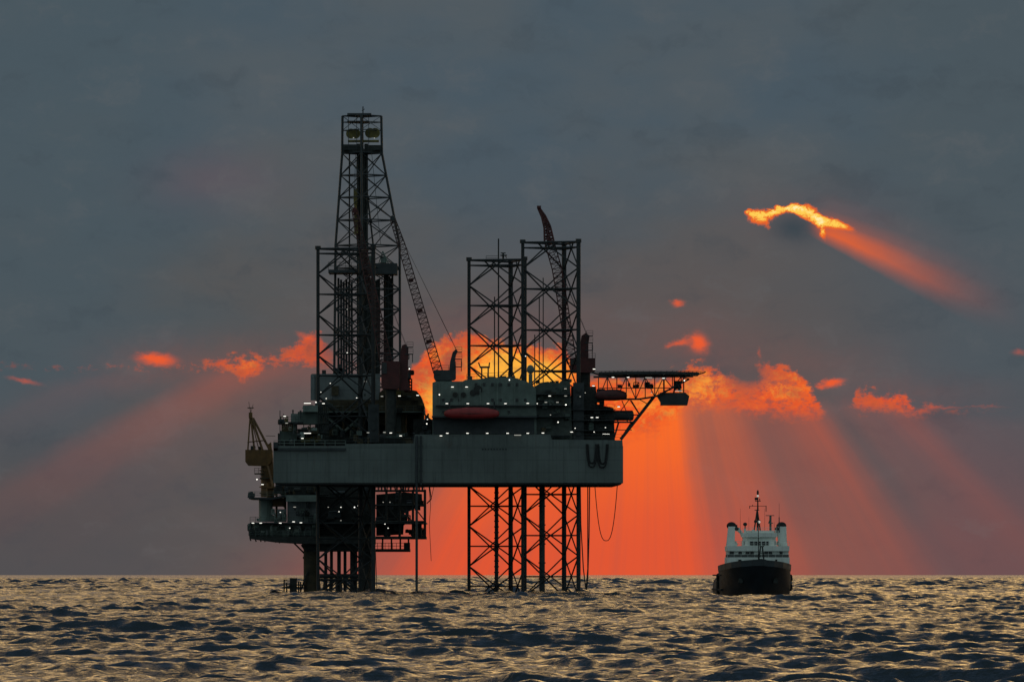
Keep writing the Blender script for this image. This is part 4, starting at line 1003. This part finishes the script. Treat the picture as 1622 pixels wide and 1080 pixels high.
    # funnels with arched struts
    for a, c, k in ((218, 284, 1), (646, 712, -1)):
        b = MB(); x0, x1 = lx(a), lx(c)
        lean = .35*k
        b.add([(x0, Yh+6, lz(536)), (x1, Yh+6, lz(536)), (x1, Yh+9, lz(536)), (x0, Yh+9, lz(536)), (x0+lean, Yh+6.4, lz(376)), (x1+lean*.3, Yh+6.4, lz(376)), (x1+lean*.3, Yh+8.8, lz(376)), (x0+lean, Yh+8.8, lz(376))],
              [(0,3,2,1), (4,5,6,7), (0,1,5,4), (1,2,6,5), (2,3,7,6), (3,0,4,7)])
        fn = b.build('funnel', M_WHITE, t)
        b = MB(); xc = (x0+x1)/2+lean*.6; b.ell((xc, Yh+7.6, lz(370)), .95, 1.1, .75, 14, 8); b.tube((xc-.35, Yh+7.6, lz(360)), (xc-.35, Yh+7.6, lz(345)), .2, 8); b.build('funnel_cap', M_RUBBER, fn)
        b = MB(); e = x1 if k > 0 else x0; inner = lx(350) if k > 0 else lx(618)
        b.poly([(e, Yh+7, lz(395)), (e+(inner-e)*.45, Yh+7, lz(402)), (e+(inner-e)*.85, Yh+7, lz(425)), (inner, Yh+7, lz(450))], .34, 8)
        b.build('funnel_strut', M_WHITE, fn); b = MB(); b.poly([(e, Yh+7, lz(500)), (e+(inner-e)*.3, Yh+7, lz(530))], .3, 8); b.box(e+(inner-e)*.4-.3, e+(inner-e)*.4+.5, Yh+6.7, Yh+7.4, lz(400), lz(385)); b.build('funnel_strut', M_WHITE, fn)
    b = MB(); b.box(lx(219), lx(300), Yh+5, Yh+10, lz(536)+.006, lz(512)); b.build('side_locker', M_WHITE, d2)
    b = MB(); b.box(lx(664), lx(714), Yh+5, Yh+10, lz(536)+.006, lz(512)); b.build('side_locker', M_WHITE, d2)
    b = MB()
    for x in (300, 368, 628): b.tube((lx(x), Yh+5, lz(440 if x != 300 else 405)), (lx(x), Yh+5, lz(362)), .12, 6); b.ell((lx(x), Yh+5, lz(358 if x == 368 else 395)), .42, .42, .35, 10, 6)
    b.build('searchlight', M_DARK, wh)
    # main mast
    b = MB(); top = (lx(470), Yh+4, lz(80)); 
    b.tube((lx(470), Yh+4, lz(240)), top, .16, 6, .07); 
    for x, dy in ((438, 0), (492, 0), (470, 2)): b.tube((lx(x), Yh+4+dy, lz(425)), (lx(466), Yh+4, lz(240)), .14, 6)
    b.box(lx(400), lx(542), Yh+3.9, Yh+4.1, lz(212), lz(208)); b.box(lx(448), lx(494), Yh+3.6, Yh+4.4, lz(172), lz(166)); b.box(lx(452), lx(492), Yh+3.6, Yh+4.4, lz(330), lz(325)); b.box(lx(444), lx(482), Yh+3.8, Yh+4.2, lz(246), lz(240))
    for x, y0_, y1_ in ((404, 230, 212), (538, 255, 212), (455, 166, 150), (486, 166, 148), (428, 212, 200)): b.tube((lx(x), Yh+4, lz(y0_)), (lx(x), Yh+4, lz(y1_)), .08, 5)
    b.ell((lx(470), Yh+4, lz(100)), .22, .22, .5, 8, 6); b.box(lx(440), lx(470), Yh+3.7, Yh+4.3, lz(345), lz(325)); b.box(lx(445), lx(465), Yh+3.7, Yh+4.2, lz(160), lz(140))
    mt = b.build('mast', M_DARK, t)
    b = MB(); b.tube((lx(575), Yh+5, lz(420)), (lx(575), Yh+5, lz(285)), .22, 6); b.box(lx(536), lx(606), Yh+4.8, Yh+5.2, lz(290), lz(284)); b.box(lx(558), lx(596), Yh+4.5, Yh+5.5, lz(352), lz(345)); b.tube((lx(560), Yh+5, lz(350)), (lx(575), Yh+5, lz(310)), .1, 5)
    b.build('radar_mast', M_GREEN, t)
    for x, y1_, r in ((648, 185, .05), (530, 230, .04), (330, 230, .04), (400, 300, .03), (608, 340, .04)):
        b = MB(); b.tube((lx(x), Yh+6, lz(425)), (lx(x), Yh+6, lz(y1_)), r, 5, r*.5)
        if x == 648: b.tube((lx(x), Yh+6, lz(425)), (lx(x), Yh+6, lz(300)), .1, 5)
        b.build('whip_aerial', M_STEEL, t)
    b = MB(); yb = Y-2
    b.tube((cx+.2, yb, 5.6), (cx+.2, yb, lz(335)*.995), .11, 6, .06)
    b.tube((lx(447), yb, 5.5), (lx(472), yb, lz(540)), .14, 5); b.tube((lx(508), yb, 5.5), (lx(486), yb, lz(540)), .14, 5); b.box(lx(462), lx(500), yb-.1, yb+.1, lz(545), lz(537)); b.box(lx(456), lx(504), yb-.1, yb+.1, lz(600), lz(594))
    b.build('foremast', M_DARK, t)
    b = MB()
    for x0_, w_, h_ in ((430, 22, 1.0), (462, 30, 1.6), (500, 30, 1.3), (530, 18, .8)): b.box(lx(x0_), lx(x0_+w_), yb+1, yb+2.5, 5.6, 5.9+h_)
    b.tube((lx(455), yb+1.6, 6.9), (lx(520), yb+1.6, 6.9), .5, 10); b.build('anchor_windlass', M_DARK, t)
    def sl_(x, y, Y_, r, par):
        b = MB(); b.ell((lx(x), Y_, lz(y)), r, r, r, 8, 6); b.build('lamp', M_LAMPD, par)
    sl_(470, 128, Yh+3.6, .22, mt); sl_(480, 340, Yh+3.2, .25, mt)
    b = MB()
    for k in range(26):
        a = rnd.random(); sg = rnd.choice((-1, 1)); x = cx-.15+sg*(7.1+rnd.random()*.9); b.ell((x, Y-4+rnd.random()*30, .12+rnd.random()*.25), .3+rnd.random()*.5, .5+rnd.random(), .08+rnd.random()*.14, 7, 4)
    o = b.build('bow_foam', M_FOAM); o['kind'] = 'stuff'
ship()

# ------------------------------------------------------------------ the sea: one sheet out to the horizon, waves in the mesh
def build_sea():
    rng = np.random.RandomState(5)
    rows = [2.0]
    def run(to, st):
        while rows[-1] < to: rows.append(rows[-1]+st(rows[-1]))
    run(250, lambda d: 6.0); run(520, lambda d: .36); run(800, lambda d: .36+(d-520)*.0009); run(1800, lambda d: .62+(d-800)*.0016)
    run(7500, lambda d: 2.2+(d-1800)*.0009); run(150000, lambda d: d*.02)
    rows = np.array(rows)
    dense = np.linspace(-4.9, 4.9, 700)
    co_ = np.concatenate([np.linspace(4.94, 10, 130), np.linspace(11, 180, 100)])
    ang = np.radians(np.concatenate([-co_[::-1][1:], dense, co_]))
    A, D = np.meshgrid(ang, rows)
    X = D*np.sin(A); Y = D*np.cos(A)
    Z = np.zeros_like(X); DX = np.zeros_like(X); DY = np.zeros_like(X)
    dr = np.gradient(rows)[:, None]*np.ones_like(X); da = D*np.abs(np.gradient(ang))[None, :]
    X = X.astype(np.float32); Y = Y.astype(np.float32); dr = dr.astype(np.float32); da = da.astype(np.float32)
    Z = Z.astype(np.float32); DX = DX.astype(np.float32); DY = DY.astype(np.float32)
    N = SEA_N
    drow = dr[:, 0]; dacol = da[:, len(ang)//2]
    for i in range(N+36):
        L = SEA_L0*(SEA_L1/SEA_L0)**((i+rng.rand())/N) if i < N else 15*(3.4)**rng.rand()
        th = math.radians(-104+rng.normal()*32)          # travels roughly towards the viewer
        k = 2*math.pi/L; kx, ky = k*math.cos(th), k*math.sin(th)
        amp = SEA_A*(L**SEA_P)/math.sqrt(N)*(.6+.8*rng.rand())
        if i >= N: amp = .055*(.6+.8*rng.rand())
        ph = rng.rand()*2*math.pi
        Lr = L/max(1e-3, abs(math.sin(th))); Lc = L/max(1e-3, abs(math.cos(th)))
        fr = np.clip(Lr/drow/2.2-.9, 0, 1)*np.clip(Lc/dacol/2.2-.9, 0, 1)
        live = np.nonzero(fr > 0)[0]
        if not len(live): continue
        for r0 in range(live[0], live[-1]+1, 400):
            S = slice(r0, min(r0+400, live[-1]+1))
            fade = np.clip(Lr/dr[S]/2.2-.9, 0, 1)*np.clip(Lc/da[S]/2.2-.9, 0, 1)*amp
            a = kx*X[S]+ky*Y[S]+ph; sn = fade*np.sin(a)
            Z[S] += fade*np.cos(a); DX[S] -= .9*math.cos(th)*sn; DY[S] -= .9*math.sin(th)*sn
    # gusts: patches of rougher and calmer water
    gx = .5+.5*np.sin(X/37+1.3*np.sin(Y/90+.5))*np.sin(Y/140+1.1*np.sin(X/55))
    s = (.75+.5*gx)*(1+1.5*np.clip((Y-750)/2200, 0, 1))
    Z *= s; X = X+DX*s; Y = Y+DY*s
    nr, nc = X.shape
    co3 = np.stack([X, Y, Z], -1).reshape(-1, 3).astype(np.float32)
    idx = np.arange(nr*nc, dtype=np.int32).reshape(nr, nc)
    q4 = np.stack([idx[:-1, :-1], idx[:-1, 1:], idx[1:, 1:], idx[1:, :-1]], -1).reshape(-1, 4)[:, ::-1]
    # close the seam behind the viewer
    seam = np.stack([idx[:-1, -1], idx[:-1, 0], idx[1:, 0], idx[1:, -1]], -1)[:, ::-1]
    q4 = np.concatenate([q4, seam]); nf = len(q4)
    me = bpy.data.meshes.new('sea'); me.vertices.add(len(co3)); me.vertices.foreach_set('co', co3.ravel())
    me.loops.add(nf*4); me.loops.foreach_set('vertex_index', q4.astype(np.int32).ravel())
    me.polygons.add(nf); me.polygons.foreach_set('loop_start', np.arange(0, nf*4, 4, dtype=np.int32))
    me.polygons.foreach_set('use_smooth', np.ones(nf, dtype=bool))
    me.update(calc_edges=True)
    m = bpy.data.materials.new('sea_water'); m.use_nodes = True; h = NT(m.node_tree); b = m.node_tree.nodes['Principled BSDF']
    b.inputs['Base Color'].default_value = (.012, .024, .032, 1)
    b.inputs['IOR'].default_value = 1.34; b.inputs['Roughness'].default_value = .10
    t = h.new('ShaderNodeNewGeometry'); sp_ = h.new('ShaderNodeSeparateXYZ'); m.node_tree.links.new(t.outputs['Position'], sp_.inputs[0])
    x, y = E(h, sp_.outputs[0]), E(h, sp_.outputs[1])
    nn = h.noise(h.vec(x, y*.8, 0), 1.1, 5, .62)+h.noise(h.vec(x*1.3, y, 4.0), .38, 3, .5)*1.4
    bp = h.new('ShaderNodeBump'); bp.inputs['Strength'].default_value = SEA_B; bp.inputs['Distance'].default_value = .5
    h.put(b.inputs['Roughness'], h.smooth(y, 900, 9000)*.05+.05)
    h.put(bp.inputs['Height'], nn); m.node_tree.links.new(bp.outputs[0], b.inputs['Normal'])
    me.materials.append(m)
    o = bpy.data.objects.new('sea', me); C.objects.link(o); o['kind'] = 'structure'
    return nr, nc
SEA_A, SEA_B = .105, .85
SEA_N, SEA_L0, SEA_L1, SEA_P = 230, .9, 18, .52
print('sea', build_sea())
